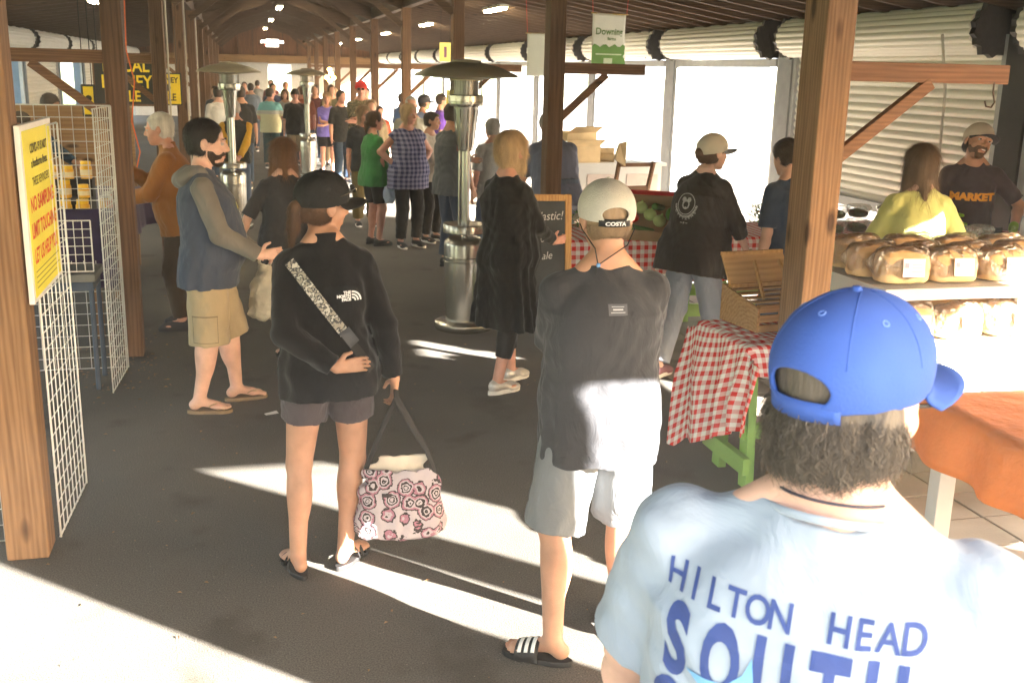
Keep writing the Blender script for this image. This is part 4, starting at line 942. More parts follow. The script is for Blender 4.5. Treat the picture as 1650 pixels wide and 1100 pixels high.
# cables down the left posts
for i, (x, y) in enumerate(((-.76, 12.35), (-.77, 16.65), (-.77, 20.95))):
    tag(MB().tube([(x, y, .4), (x, y, 3.0)], .011, 6).build('conduit', mat('pale_conduit', (.5, .45, .36), .6), smooth=True), 'pale electric conduit running up the %s left post beyond the grids' % ['second', 'third', 'fourth'][i], 'conduit', 'conduits on the posts')
tag(MB().tube([(-1.08, 11.5, 2.9), (-1.10, 11.5, 2.2), (-1.04, 11.5, 1.9), (-1.09, 11.5, 1.5), (-1.03, 11.5, 1.2), (-1.12, 11.5, .85)], .007, 6).build('extension_cord', mat('orange_cord', (.7, .13, .02), .5), smooth=True), 'orange extension cord hanging beside the honey sign', 'cord')
# ---------------- patio heaters ----------------
M_STEEL = mat('stainless', (.42, .40, .36), .27, .06, 4, .03, 90, metal=.9, stretch=(1, 1, .1)); M_GALV = mat('dull_dish', (.30, .26, .18), .45, .1, 3, .05, 8, metal=.35)
def heater(x, y, label, sc=1):
    t = thing('patio_heater', label, 'patio heater', (x, y, 0), .3, 'patio heaters'); t.scale = (sc,)*3
    MB().lathe([(0, .0), (.235, 0), (.245, .02), (.24, .055), (.2, .075), (0, .075)], n=40).build('base', M_STEEL, t, True)
    for k in range(2):
        a = -1.1+k*2.2; MB().lathe([(0, 0), (.03, 0), (.03, .05), (0, .05)], (.2*math.sin(a), -.2*math.cos(a), 0), 12).build('wheel', M_BLACK, t, True)
    MB().lathe([(.15, .075), (.15, .17), (.155, .17), (.165, .45), (.167, .70), (.16, .73), (.13, .76), (0, .765)], n=40).build('tank_housing', M_STEEL, t, True)
    MB().lathe([(.1685, .56), (.171, .563), (.171, .57), (.1685, .573), (.1685, .6), (.171, .603), (.1685, .607)], n=40).build('band', M_STEEL, t, True)
    MB().lathe([(0, .80), (.172, .80), (.176, .805), (.176, .865), (.172, .872), (.0, .874)], n=40).build('table_ring', M_STEEL, t, True)
    MB().lathe([(.03, .76), (.03, 1.50)], n=16).build('pole', M_STEEL, t, True)
    for k in range(3):
        a = k*2.09+.4; MB().tube([(.045*math.cos(a), .045*math.sin(a), .87), (.045*math.cos(a), .045*math.sin(a), 1.50)], .011, 8).build('rod', M_STEEL, t, True)
    MB().lathe([(.035, 1.45), (.062, 1.46), (.066, 1.48), (.097, 1.78), (.1, 1.80)], n=32).build('burner_cone', M_STEEL, t, True)
    mb = MB()
    for k in range(10):
        a = k*PI/5; mb.tube([(.066*math.cos(a), .066*math.sin(a), 1.49), (.099*math.cos(a), .099*math.sin(a), 1.78)], .004, 5)
    mb.build('cone_ribs', M_STEEL, t, 2)
    MB().lathe([(.1, 1.80), (.135, 1.805), (.138, 1.81), (.138, 1.835), (.142, 1.84), (.142, 1.885), (.136, 1.89), (.11, 1.893)], n=36).build('burner_band', M_STEEL, t, True)
    mb = MB()
    for k in range(36):
        a = k*PI/18; mb.tube([(.125*math.cos(a), .125*math.sin(a), 1.89), (.125*math.cos(a), .125*math.sin(a), 2.0)], .0022, 4)
    mb.lathe([(.1, 1.89), (.1, 2.0)], n=24); mb.build('emitter_screen', mat('screen_metal', (.25, .24, .22), .35, metal=.8), t, 2)
    MB().lathe([(0, 2.03), (.13, 2.0), (.13, 2.01), (.41, 2.035), (.415, 2.03), (.40, 2.05), (.27, 2.105), (.12, 2.14), (.115, 2.155), (0, 2.165)], n=56).build('reflector_dish', M_GALV, t, True)
    return t
heater(1.72, 8.4, 'large stainless steel patio heater in the middle of the aisle')
heater(-.15, 14.3, 'patio heater behind the man with the mustard sleeves', .98); heater(1.22, 21.2, 'distant patio heater at the right post row behind the crowd', .95)
# ---------------- chalkboard ----------------
t = thing('chalkboard', 'wooden A frame chalkboard standing behind the woman in black', 'chalkboard', (1.99, 7.1, 0), rad(-6))
lean = Matrix.Rotation(rad(-9), 3, 'X'); FW, FH = .44, 1.27
def lp(v, sgn=1, oy=0): q = Matrix.Rotation(rad(-9*sgn), 3, 'X')@Vector(v); return (q.x, q.y+oy, q.z)
def framepiece(x0, x1, z0, z1, m, name, y0=-.012, y1=.012, sgn=1, oy=-.2, par=t):
    mb = MB(); mb.bb(x0, x1, y0, y1, z0, z1); mb.v = [lp(v, sgn, oy) for v in mb.v]; return mb.build(name, m, par, bevel=.003)
for sgn, oy in ((1, -.2), (-1, .2)):
    framepiece(-FW/2, -FW/2+.045, 0, FH, W_FRAME, 'upright', sgn=sgn, oy=oy); framepiece(FW/2-.045, FW/2, 0, FH, W_FRAME, 'upright', sgn=sgn, oy=oy)
    framepiece(-FW/2+.046, FW/2-.046, FH-.045, FH-.001, W_FRAME, 'rail', sgn=sgn, oy=oy); framepiece(-FW/2+.046, FW/2-.046, .40, .445, W_FRAME, 'rail', sgn=sgn, oy=oy)
sl = framepiece(-FW/2+.046, FW/2-.046, .446, FH-.046, mat('slate', (.03, .035, .038), .7, .4, 5, .05), 'slate', -.005, .005)
U = Vector((1, 0, 0)); V = Matrix.Rotation(rad(-9), 3, 'X')@Vector((0, 0, 1)); Cc = Vector(lp((0, -.007, 0), 1, -.2))
put_text('chalk_writing', [(*text_mesh('KT Plastic!', .085, .85, 0, shear=.3), .0, 1.09, .05), (*text_mesh('Reproduce', .075, .85, 0, shear=.3), .01, .94, .08), (*text_mesh('Sale', .075, .9, 0, shear=.3), .03, .82, .1)], Cc, U, V, mat('chalk', (.45, .45, .43), .9, bump=0), t, .001)
# ---------------- gingham tables ----------------
M_GREEN = mat('green_paint', (.23, .40, .09), .55, .08, 6, .08); RED = (.62, .035, .03)
M_GING = gingham('gingham_red', RED, n=1/.05)
t = thing('green_table', 'small table with lime green legs under the red checked cloth', 'table', (2.84, 4.98, 0))
MB().bb(-.40, .45, -.27, .29, .72, .75).build('tabletop', M_GREEN, t)
for x in (-.36, .42):
    MB().bar((x, -.27, 0), (x, -.22, .72), .09, .045, (1, 0, 0)).build('leg', M_GREEN, t, bevel=.003); MB().bar((x, .06, 0), (x, .03, .72), .09, .045, (1, 0, 0)).build('leg', M_GREEN, t, bevel=.003)
    MB().bb(x-.07 if x < 0 else x+.03, x-.03 if x < 0 else x+.07, -.36, .14, .10, .19).build('stretcher', M_GREEN, t, bevel=.003)
MB().bb(-.40, .40, -.27, -.23, .26, .34).build('stretcher', M_GREEN, t, bevel=.003)
def gcloth(u, v): # hangs low over the left end with loose folds and an uneven hem
    W, D = .86, .60; dl = .52+.16*math.sin(3.1*v+5.2)*1.0+.10*(1 if v > .8 else 0)*(v-.8)*5; du = .16
    a = u*(W+dl)-dl; b = v*(D+2*du)-du
    ox = max(-a, 0); oy = max(-b, b-D, 0); x = max(a, 0); y = min(max(b, 0), D); sy = -1 if b < 0 else 1
    dz = ox+(oy if ox < .02 else oy*.25); f = .035*min(ox/.3, 1)
    xx = x-(.03+f*.8+f*math.sin(27*b+2*math.sin(6*b)+ox*3)*.9 if ox > 0 else 0)-.05*ox; yy = y+sy*(.008+oy*(.85 if ox > .02 else .08))*(1 if oy > 0 else 0)+f*.4*math.sin(17*b+6*ox)
    puck = .01*abs(math.sin(30*b+a*5)) if ox == 0 and a < .15 else 0
    return (2.42+xx, 4.69+yy, .758-dz+puck)
o = grid_cloth('checked_cloth', gcloth, 90, 70, M_GING, None, .003, (1.4, .92)); tag(o, 'red and white checked cloth hanging in loose folds over the green legged table', 'tablecloth'); o.location.x = .03
# crate display with easel on it
t = thing('display_crate', 'tan wooden slatted crate with a sloped lid board on the checked cloth', 'crate', (2.76, 5.1, .772), rad(8))
MB().bb(-.20, -.185, -.15, .2, 0, .13).build('side_panel', W_TAN, t); MB().bb(.19, .205, -.15, .2, 0, .13).build('side_panel', W_TAN, t)
q = MB().raw([(-.2, .2, .13), (-.185, .2, .13), (-.185, .2, .20), (-.2, .2, .20), (-.2, -.15, .13), (-.185, -.15, .13)], [(0, 1, 2, 3), (0, 3, 4), (1, 5, 2), (3, 2, 5, 4), (0, 4, 5, 1)]).build('side_gusset', W_TAN, t)
for k in range(3): MB().bb(-.184, .189, -.15, -.138, .0+.053*k, .038+.053*k).build('front_slat', W_TAN, t)
for k in range(6): MB().bar((-.18, -.13+.06*k, .137+.011*k), (.19, -.13+.06*k, .137+.011*k), .045, .010, (0, 0, 1)).build('lid_slat', W_TAN, t)
e = MB().bar((0, .13, .205), (0, .23, .36), .40, .012, (0, 1, 0)).build('easel_board', wood('easel_ply', (.55, .34, .15), (.4, .23, .1), 0, .6), t)
for x, dx in ((-.09, .04), (.11, 0)): MB().bar((x, -.04, .155), (x+dx, .13, .33), .02, .012, (1, 0, 0)).build('easel_leg', W_FRAME, t)
MB().bar((-.2, .125, .20), (.2, .125, .20), .025, .02).build('ledge', W_FRAME, t); MB().bar((-.2, .228, .36), (.2, .228, .36), .02, .02).build('ledge', W_FRAME, t)
# far produce table
t = thing('produce_table', 'long produce table with lime green legs behind the customers', 'table', (3.7, 8.0, 0))
MB().bb(-1.35, 1.9, -.4, .4, .80, .84).build('tabletop', M_GREEN, t)
for x in (-1.3, -.05, .95, 1.85):
    for y in (-.35, .35): MB().bb(x-.045, x+.045, y-.045, y+.045, 0, .8).build('leg', M_GREEN, t, bevel=.003)
for y in (-.405, .365): MB().bb(-1.25, 1.8, y, y+.04, .22, .32).build('stretcher', M_GREEN, t)
draped('checked_cloth', 'red and white checked cloth on the long produce table', 'tablecloth', 2.32, 5.62, 7.58, 8.42, .845, .34, gingham('gingham_small', RED, n=1/.065), folds=(.012, 6))
t = thing('sales_counter', 'counter with the prepared food in front of the bearded vendor', 'counter', (5.1, 6.55, 0))
MB().bb(-.85, .8, -.32, .32, .93, .97).build('tabletop', M_GREEN, t)
for x in (-.8, .75):
    for y in (-.28, .28): MB().bb(x-.04, x+.04, y-.04, y+.04, 0, .93).build('leg', M_GREEN, t)
draped('checked_cloth', 'red and white checked cloth on the counter of the bearded vendor', 'tablecloth', 4.24, 5.92, 6.21, 6.89, .975, .3, gingham('gingham_small', RED), folds=(.012, 6))
# ---------------- produce ----------------
def film():
    m, t_, b = nodes_new('clear_film'); N = t_.nodes; N.remove(b); out = N['Material Output']; tr = N.new('ShaderNodeBsdfTransparent'); gl = N.new('ShaderNodeBsdfGlossy'); gl.inputs['Roughness'].default_value = .13; gl.inputs[0].default_value = (.95, .95, .92, 1); mx = N.new('ShaderNodeMixShader'); lw = N.new('ShaderNodeLayerWeight'); lw.inputs[0].default_value = .35
    tc = N.new('ShaderNodeTexCoord'); n = N.new('ShaderNodeTexNoise'); n.inputs['Scale'].default_value = 26; n.inputs['Distortion'].default_value = 1.5; n.inputs['Detail'].default_value = 3; lnk(t_, tc.outputs['Object'], n.inputs[0]); bp = N.new('ShaderNodeBump'); bp.inputs['Strength'].default_value = .9; bp.inputs['Distance'].default_value = .03; lnk(t_, n.outputs[0], bp.inputs['Height']); lnk(t_, bp.outputs[0], gl.inputs['Normal']); lnk(t_, bp.outputs[0], lw.inputs['Normal'])
    ma = N.new('ShaderNodeMath'); ma.operation = 'MULTIPLY_ADD'; ma.inputs[1].default_value = .8; ma.inputs[2].default_value = .12; ma.use_clamp = True; lnk(t_, lw.outputs['Fresnel'], ma.inputs[0]); lnk(t_, ma.outputs[0], mx.inputs[0]); lnk(t_, tr.outputs[0], mx.inputs[1]); lnk(t_, gl.outputs[0], mx.inputs[2]); lnk(t_, mx.outputs[0], out.inputs[0]); return m
M_BAG = film()
def veg_crate(x, y, z):
    t = thing('produce_box', 'open cardboard produce box with red printed side propped on the checked table', 'produce box', (x, y, z), rad(-30))
    R_ = Matrix.Rotation(rad(38), 3, 'X'); par = t
    mb = MB(); mb.bb(-.26, .26, -.17, .17, 0, .012); mb.bb(-.26, .26, .17, .182, 0, .12); mb.bb(-.26, .26, -.182, -.17, 0, .10); mb.v = [tuple(R_@Vector(v)+Vector((0, 0, .13))) for v in mb.v]; mb.build('box', mat('kraft_card', (.38, .25, .13), .8), t)
    mb = MB(); mb.bb(-.272, -.26, -.182, .182, 0, .14); mb.bb(.26, .272, -.182, .182, 0, .14); mb.v = [tuple(R_@Vector(v)+Vector((0, 0, .13))) for v in mb.v]; mb.build('end_panel', mat('red_card', (.5, .03, .03), .6), t)
    mb = MB(); mb.bb(-.26, .26, .1825, .19, -.0, .16); mb.v = [tuple(R_@Vector(v)+Vector((0, 0, .13))) for v in mb.v]; mb.build('printed_panel', MATS['red_card'], t)
    C0 = R_@Vector((0, .182, .16))+Vector((0, 0, .13)); put_text('lettering', [(*text_mesh('FULL OF', .07, .9, .003), 0, -.085)], R_@Vector((0, .1815, .125))+Vector((0, 0, .13)), (1, 0, 0), R_@Vector((0, 0, 1)), M_WHITE, t, .002)
    return t, R_
vt, vR = veg_crate(2.93, 7.45, .86)
def veg(kind, x, y, z, label, rzv=0):
    G = SDF(.004)
    if kind == 'cucumber': G.cap((-.08, 0, 0), (.08, .01, 0), .026, .022); m = mat('cucumber_green', (.06, .16, .03), .4, .25, 30)
    elif kind == 'pale': G.ell((0, 0, 0), (.05, .05, .045)); G.cap((0, 0, .03), (0, 0, .055), .008); m = mat('pale_squash', (.45, .55, .2), .45, .15, 20)
    elif kind == 'tomato': G.ell((0, 0, 0), (.042, .042, .036)); m = mat('tomato_red', (.6, .03, .015), .3, .15, 6)
    else: G.ell((0, 0, 0), (.04, .035, .05)); G.cap((0, 0, .03), (.01, 0, .065), .008); m = mat('pepper_green', (.10, .28, .04), .3, .15, 8)
    o = G.mesh({'pale': 'squash'}.get(kind, kind), m, None); o.location = (x, y, z); o.rotation_euler = (.3, .2, rzv); tag(o, label, {'pale': 'squash'}.get(kind, kind), 'vegetables on the produce table')
pl = [('cucumber', -.14, -.1), ('cucumber', -.02, -.12), ('pale', .1, -.02), ('pale', .02, .04), ('tomato', -.1, .0), ('tomato', -.16, .07), ('pepper', .17, .06), ('cucumber', .08, .12), ('pale', -.06, .11)]
nm = {'cucumber': 'dark green cucumber', 'pale': 'pale green round squash', 'tomato': 'red tomato', 'pepper': 'green pepper'}
wh = ['in the lower left corner of the red printed box', 'along the lower edge of the red printed box', 'at the right of the middle of the red printed box', 'in the very middle of the red printed box', 'left of the middle in the red printed box', 'at the left rim of the red printed box', 'at the right rim of the red printed box', 'under the upper rim of the red printed box', 'upper left beside the tomatoes in the red printed box']
for (k, a, b), l in zip(pl, wh):
    p = vR@Vector((a, b, .055)); p = Matrix.Rotation(rad(-30), 3, 'Z')@(p+Vector((0, 0, .13))); veg(k, 2.93+p.x, 7.45+p.y, .86+p.z, nm[k]+' '+l, a*9)
def herb(x, y, z, label, r=.12, n=260, col=(.07, .17, .03), nm_='herb_bunch', h=.2):
    mb = MB()
    for i in range(n):
        a = random.uniform(0, 2*PI); rr = r*random.random()**.5; hh = h*random.uniform(.3, 1); b = Vector((x+rr*math.cos(a), y+rr*math.sin(a), z+hh*.8)); d = Vector((math.cos(a), math.sin(a), random.uniform(-.2, 1))).normalized(); s = d.cross(Vector((0, 0, 1))).normalized(); L = random.uniform(.03, .06)
        mb.raw([b, b+d*L*.5+s*L*.22, b+d*L, b+d*L*.5-s*L*.22], [(0, 1, 2, 3)])
    for i in range(14):
        a = random.uniform(0, 2*PI); mb.tube([(x, y, z), (x+r*.6*math.cos(a), y+r*.6*math.sin(a), z+h*.8)], .003, 4)
    o = mb.build(nm_, mat(nm_+'_green%d' % int(col[1]*100), col, .6, .5, 30), fix=False); tag(o, label, 'greens', 'leafy greens on the tables'); return o
herb(2.55, 7.75, .86, 'leafy green bunch on the produce table left of the white cap'); herb(4.05, 7.75, .86, 'tall loose herbs on the produce table right of the woman in the dark sweatshirt', .13, 300, (.09, .2, .05), 'herb_bunch', .28)
herb(4.3, 7.62, .80, 'leafy tops hanging over the checked cloth edge', .12, 240, (.1, .24, .05), 'herb_bunch', .14)
def bowl(x, y, z, label, r=.08, h=.07, fill=True, lid=True):
    t = thing('plastic_tub', label, 'tub', (x, y, z), 0, 'clear tubs of food')
    MB().lathe([(0, 0), (r*.75, 0), (r, h), (r*1.08, h), (r*1.08, h+.006)], n=24).build('tub', M_BAG, t, True)
    if lid: MB().lathe([(r*1.09, h+.004), (r*1.0, h+.018), (r*.9, h+.03), (0, h+.034)], n=24).build('lid', M_BAG, t, True)
    if fill: 
        G = SDF(.006); G.ell((0, 0, h*.45), (r*.82, r*.82, h*.5)); G.mesh('salad', mat('salad_green', (.10, .14, .05), .6, .6, 40), t, .004)
    return t
for i, (x, y, z, r) in enumerate(((4.95, 6.42, .985, .09), (5.12, 6.5, .985, .085), (4.66, 7.7, .86, .1), (4.9, 7.75, .86, .1), (5.15, 7.7, .86, .1), (4.66, 7.7, .98, .1), (4.9, 7.75, .98, .1), (5.15, 7.7, .98, .1))):
    bowl(x, y, z, 'clear tub of greens ' + ['on the counter just right of the woman in yellow', 'on the counter below the green glove', 'at the left of the lower layer on the produce table', 'in the middle of the lower layer on the produce table', 'at the right of the lower layer on the produce table', 'topmost of the left stack on the produce table', 'topmost of the middle stack on the produce table', 'topmost of the right stack on the produce table'][i], r)
for i in range(3):
    q = thing('lidded_jar', 'small steel and glass jar %s of the stack beside the yellow sweater' % ['at the bottom', 'in the middle', 'on top'][i], 'jar', (4.78, 6.45, .985+.062*i), 0, 'stacked jars on the vendor counter'); MB().lathe([(0, 0), (.045, 0), (.05, .01), (.05, .04), (.042, .045)], n=18).build('glass', M_BAG, q, True); MB().lathe([(.05, .042), (.052, .058), (0, .06)], n=18).build('lid', M_STEEL, q, True)
t = thing('white_jug', 'big white plastic jug with a red tap at the right end of the counter', 'jug', (5.5, 6.4, .985)); MB().lathe([(0, 0), (.1, 0), (.11, .02), (.11, .12), (.07, .2), (.045, .22), (.045, .26), (0, .262)], n=28).build('jug', M_WHITE, t, True); MB().tube([(-.1, -.05, .05), (-.15, -.08, .05)], .012, 8).build('tap', MATS['tomato_red'], t)
t = thing('tray', 'black tray on the counter under the vendor hand', 'tray', (5.3, 6.62, .985)); MB().bb(-.2, .2, -.13, .13, 0, .012).build('tray_base', M_BLACK, t, bevel=.004); MB().bb(-.2, .2, -.14, -.131, 0, .04).build('rim', M_BLACK, t); MB().bb(-.2, .2, .131, .14, 0, .04).build('rim', M_BLACK, t)
# ---------------- bread shelves ----------------
M_WPAINT = mat('white_paint', (.52, .52, .50), .55, .06, 4, .05)
t = thing('bread_stand', 'white painted two tier bread stand between the post and the orange table', 'shelf stand', (3.62, 4.72, 0))
MB().bb(-.68, .9, -.36, .34, 1.09, 1.115).build('shelf', M_WPAINT, t, bevel=.003); MB().bb(-.70, .92, -.40, -.363, 1.06, 1.118).build('shelf_edge', M_WPAINT, t, bevel=.003)
MB().bb(-.70, -.683, -.362, .36, 1.02, 1.116).build('side_rail', M_WPAINT, t)
MB().bb(-.62, .9, -.42, .34, .82, .845).build('shelf', M_WPAINT, t, bevel=.003); MB().bb(-.64, .92, -.455, -.422, .77, .85).build('shelf_edge', M_WPAINT, t, bevel=.003)
for x in (-.66, .1, .88):
    MB().bb(x-.02, x+.02, .345, .385, 0, 1.16).build('upright', M_WPAINT, t); MB().bb(x-.02, x+.02, -.36, -.32, .846, 1.089).build('front_post', M_WPAINT, t)
mb = MB(); 
for k in range(6): mb.bb(-.62+.26*k, -.62+.26*k+.245, -.42, -.40, .3, .77)
mb.build('front_boards', M_WPAINT, t, bevel=.003); MB().bb(-.62, -.6, -.40, .34, .0, .82).build('side_panel', M_WPAINT, t)
for x in (-.6, .86):
    for y in (-.37, .3): MB().bb(x+.003, x+.06, y, y+.05, 0, .818).build('leg', M_WPAINT, t)
def bread_mat():
    m, tt, b = nodes_new('bread_crust'); N = tt.nodes; tc = N.new('ShaderNodeTexCoord'); sp = N.new('ShaderNodeSeparateXYZ'); lnk(tt, tc.outputs['Object'], sp.inputs[0])
    n = N.new('ShaderNodeTexNoise'); n.inputs['Scale'].default_value = 22; n.inputs['Detail'].default_value = 5; lnk(tt, tc.outputs['Object'], n.inputs[0])
    a = N.new('ShaderNodeMath'); a.operation = 'MULTIPLY_ADD'; a.inputs[1].default_value = 5.5; lnk(tt, sp.outputs[2], a.inputs[0]); s = N.new('ShaderNodeMath'); s.operation = 'MULTIPLY_ADD'; s.inputs[1].default_value = .5; s.inputs[2].default_value = -.1; lnk(tt, n.outputs[0], s.inputs[0]); lnk(tt, s.outputs[0], a.inputs[2])
    r = N.new('ShaderNodeValToRGB'); r.color_ramp.elements[0].position = .3; r.color_ramp.elements[0].color = (.70, .48, .25, 1); r.color_ramp.elements[1].position = .85; r.color_ramp.elements[1].color = (.50, .28, .11, 1); lnk(tt, a.outputs[0], r.inputs[0]); lnk(tt, r.outputs[0], b.inputs['Base Color'])
    b.inputs['Roughness'].default_value = .6; bp = N.new('ShaderNodeBump'); bp.inputs['Strength'].default_value = .5; bp.inputs['Distance'].default_value = .01; lnk(tt, n.outputs[0], bp.inputs['Height']); lnk(tt, bp.outputs[0], b.inputs['Normal']); return m
M_BREAD = bread_mat(); M_LABEL = mat('bread_label', (.75, .74, .72), .5, .03, bump=0)
def loaf_proto(var):
    G = SDF(.005); G.loft((0, 0, 0), np.eye(3), [0, .02, .07, .095, .112, .122], [.116, .124, .126, .12, .10, .05], [.056, .062, .066, .060, .045, .02], [0]*6, n=3.6, k=.01)
    if var: G.ell((.05, .01, .085), (.05, .05, .045), k=.03)
    G.loft((0, 0, -.1), np.eye(3), [0, .104], [.3, .3], [.3, .3], [0, 0], mode=1, k=.01)
    t = thing('bread_loaf', 'loaf', 'bread loaf', (0, 0, 0), 0, 'bagged bread loaves on the white stand')
    G.mesh('crust', M_BREAD, t, .0015, var); G2 = SDF(.007); G2.ell((0, 0, .05), (.138, .072, .056), k=.03); G2.cap((-.08, 0, .075), (.07, 0, .08), .054, .056, k=.03)
    G2.cap((-.12, 0, .09), (-.165, .0, .07+.04*var), .025, .012, k=.03); G2.loft((0, 0, -.1), np.eye(3), [0, .103], [.3, .3], [.3, .3], [0, 0], mode=1, k=.004)
    G2.mesh('plastic_bag', M_BAG, t, .004, 3+var)
    v2, f2 = rect2(-.055, .055, .0, .062); C = Vector((.02, -.079, .025)); n_ = 6
    lb = MB(); lb.box((.02, -.0795, .062), (.105, .002, .062), Matrix.Rotation(rad(-8), 3, 'X')); lo_ = lb.build('label', M_LABEL, t)
    mb = MB(); R_ = Matrix.Rotation(rad(-8), 3, 'X')
    for k in range(3): mb.box(Vector((.035, -.0795, .062))+R_@Vector((0, -.0014, .012-.012*k)), (.05, .0006, .0025), R_)
    mb.build('print', mat('label_print', (.35, .33, .36), .6, bump=0), lo_)
    mb = MB(); mb.box(Vector((-.015, -.0795, .062))+R_@Vector((0, -.0014, .008)), (.02, .0006, .016), R_); mb.build('logo', mat('label_pink', (.75, .3, .42), .6, bump=0), lo_)
    return t
lp0, lp1 = loaf_proto(0), loaf_proto(1); first = [lp0, lp1]
spots = []
cols = ['first', 'second', 'third', 'fourth', 'fifth']
for k in range(5): spots.append((3.09+.285*k, 4.47, 1.118, -.05, 'front row of the top shelf', cols[k]))
for k in range(5): spots.append((3.05+.285*k, 4.66, 1.118, .1, 'middle row of the top shelf', cols[k]))
for k in range(5): spots.append((3.1+.285*k, 4.86, 1.118, -.1, 'back row of the top shelf', cols[k]))
for k in range(5): spots.append((3.12+.285*k, 4.41, .848, .06, 'front row of the lower shelf', cols[k]))
for k in range(5): spots.append((3.14+.285*k, 4.6, .848, -.1, 'middle row of the lower shelf', cols[k]))
for i, (x, y, z, a, row, c) in enumerate(spots):
    o = first[i] if i < 2 else copy_tree(first[random.randint(0, 1)]); o.location = (x+random.uniform(-.01, .01), y, z); o.rotation_euler.z = a+random.uniform(-.12, .12); s = random.uniform(1.02, 1.12); o.scale = (s*random.uniform(.90, .96), s, s*random.uniform(1.22, 1.36))
    o['label'] = 'bagged bread loaf, %s from the left in the %s' % (c, row)
# ---------------- orange table ----------------
t = thing('orange_table', 'white legged table under the orange cloth at the right edge', 'table', (3.75, 3.35, 0), rad(-4))
MB().bb(-.9, 1.1, -.42, .42, .70, .735).build('tabletop', M_WPAINT, t)
for x in (-.84, 1.0):
    for y in (-.36, .36): MB().bb(x-.04, x+.04, y-.04, y+.04, 0, .7).build('leg', M_WPAINT, t, bevel=.004)
o = draped('orange_cloth', 'wrinkled orange cloth over the white legged table', 'tablecloth', -.93, 1.15, -.45, .45, .742, .26, mat('orange_fabric', (.72, .21, .05), .85, .08, 8, .55, 9, dist=.006), folds=(.03, 8), seed=2)
o.location = (3.75, 3.35, 0); o.rotation_euler.z = rad(-4)
# ---------------- banners, signs at the right ----------------
def banner(name, label, x, y, z0, z1, w_, ang, mtop, mbot=None, split=.4):
    t = thing(name, label, 'banner', (x, y, z0), rad(ang)); H_ = z1-z0
    def fn(u, v): return ((u-.5)*w_*(1-.04*math.sin(PI*v)), .012*math.sin(5*u+3*v), v*H_)
    a = grid_cloth('cloth', fn, 14, 20, mtop, t, .002)
    if mbot:
        mb = MB(); pts = [(-w_/2*.985, 0)]+[(w_/2*.985, 0)]+[(w_*(.49-.98*i/12), H_*split*(1+.08*math.sin(i*1.9))) for i in range(13)]
        put_text('green_field', [(pts, [tuple(range(len(pts)))], 0, 0)], (0, 0, .004), (1, 0, 0), (0, 0, 1), mbot, t, .002, [a], .05)
    MB().tube([(-w_/2-.02, 0, H_), (w_/2+.02, 0, H_)], .006, 6).build('rod', mat('brass_rod', (.5, .35, .1), .4), t)
    for s in (-1, 1): MB().tube([(s*w_/2, 0, H_), (s*(w_/2+.03), 0, H_+.45)], .004, 5).build('cord', mat('red_cord', (.45, .04, .03), .6), t)
    return t, a
bt, ba = banner('farm_banner', 'white and green farm banner hanging over the right bay', 4.13, 12.0, 2.15, 2.74, .46, 14, mat('banner_white', (.72, .74, .66), .8, .04), mat('banner_green', (.16, .32, .09), .8, .15, 6))
put_text('lettering', [(*text_mesh('Downing', .105, .95, .0015), 0, .36), (*text_mesh('farms', .05, 1, .001), .03, .30)], (0, 0, 0), (1, 0, 0), (0, 0, 1), mat('banner_ink', (.12, .24, .07), .8, bump=0), bt, .004, [ba], .03)
put_text('underline', [(*rect2(-.17, .17, .135, .15), 0, 0), (*rect2(-.06, .05, .04, .10), 0, 0)], (0, 0, 0), (1, 0, 0), (0, 0, 1), mat('banner_pale', (.6, .7, .5), .8, bump=0), bt, .006, [ba], .03)
banner('white_banner', 'plain white banner on red cords behind the second right post', 3.52, 12.6, 2.03, 2.52, .42, 5, mat('banner_white', (.72, .74, .66)))
t = thing('yellow_price_sign', 'tall narrow yellow sign on the post beside the heater', 'sign', (2.53, 13.10, 1.26)); MB().bb(-.09, .09, 0, .015, 0, .58).build('board', mat('pale_yellow', (.72, .66, .18), .6), t)
mb = MB()
for k in range(9): mb.bb(-.07, .07-.03*(k % 3), -.0015, -.0005, .05+.055*k, .062+.055*k)
mb.build('print', mat('sign_print', (.45, .36, .08), .7, bump=0), t)
t = thing('small_yellow_sign', 'small yellow sign hanging high beyond the heater dish', 'sign', (3.05, 16.5, 2.2)); MB().bb(-.09, .09, 0, .015, 0, .28).build('board', MATS['pale_yellow'], t); MB().bb(-.02, .02, -.003, -.001, .06, .22).build('print', mat('purple_print', (.2, .08, .15), .7), t)
for s in (-1, 1): MB().tube([(s*.07, .007, .28), (s*.07, .007, .95)], .004, 4).build('cord', M_BLACK, t)
MB_hook = MB().tube([(3.53, 4.53, 2.08), (3.53, 4.53, 2.03), (3.545, 4.53, 1.985), (3.53, 4.53, 1.96), (3.50, 4.53, 1.965), (3.49, 4.53, 1.99)], .0045, 6).build('hook', mat('rusty_hook', (.06, .035, .02), .6), smooth=True); tag(MB_hook, 'dark iron hook hanging under the arm of the near right post', 'hook')
# chains and chain hoists on the right header
for i, (x, y) in enumerate(((5.7, 15.4), (5.75, 11.6))):
    tag(MB().tube([(x, y, 2.85), (x+.02, y-.3, 2.6), (x, y-.5, 2.3), (x, y-.55, 2.5), (x-.02, y-.7, 2.9)], .006, 5).build('hoist_chain', M_BLACK, smooth=True), 'thin dark hoist chain looped under the eave, %s' % ('near the farm banner' if i == 0 else 'right of the farm banner'), 'chain')
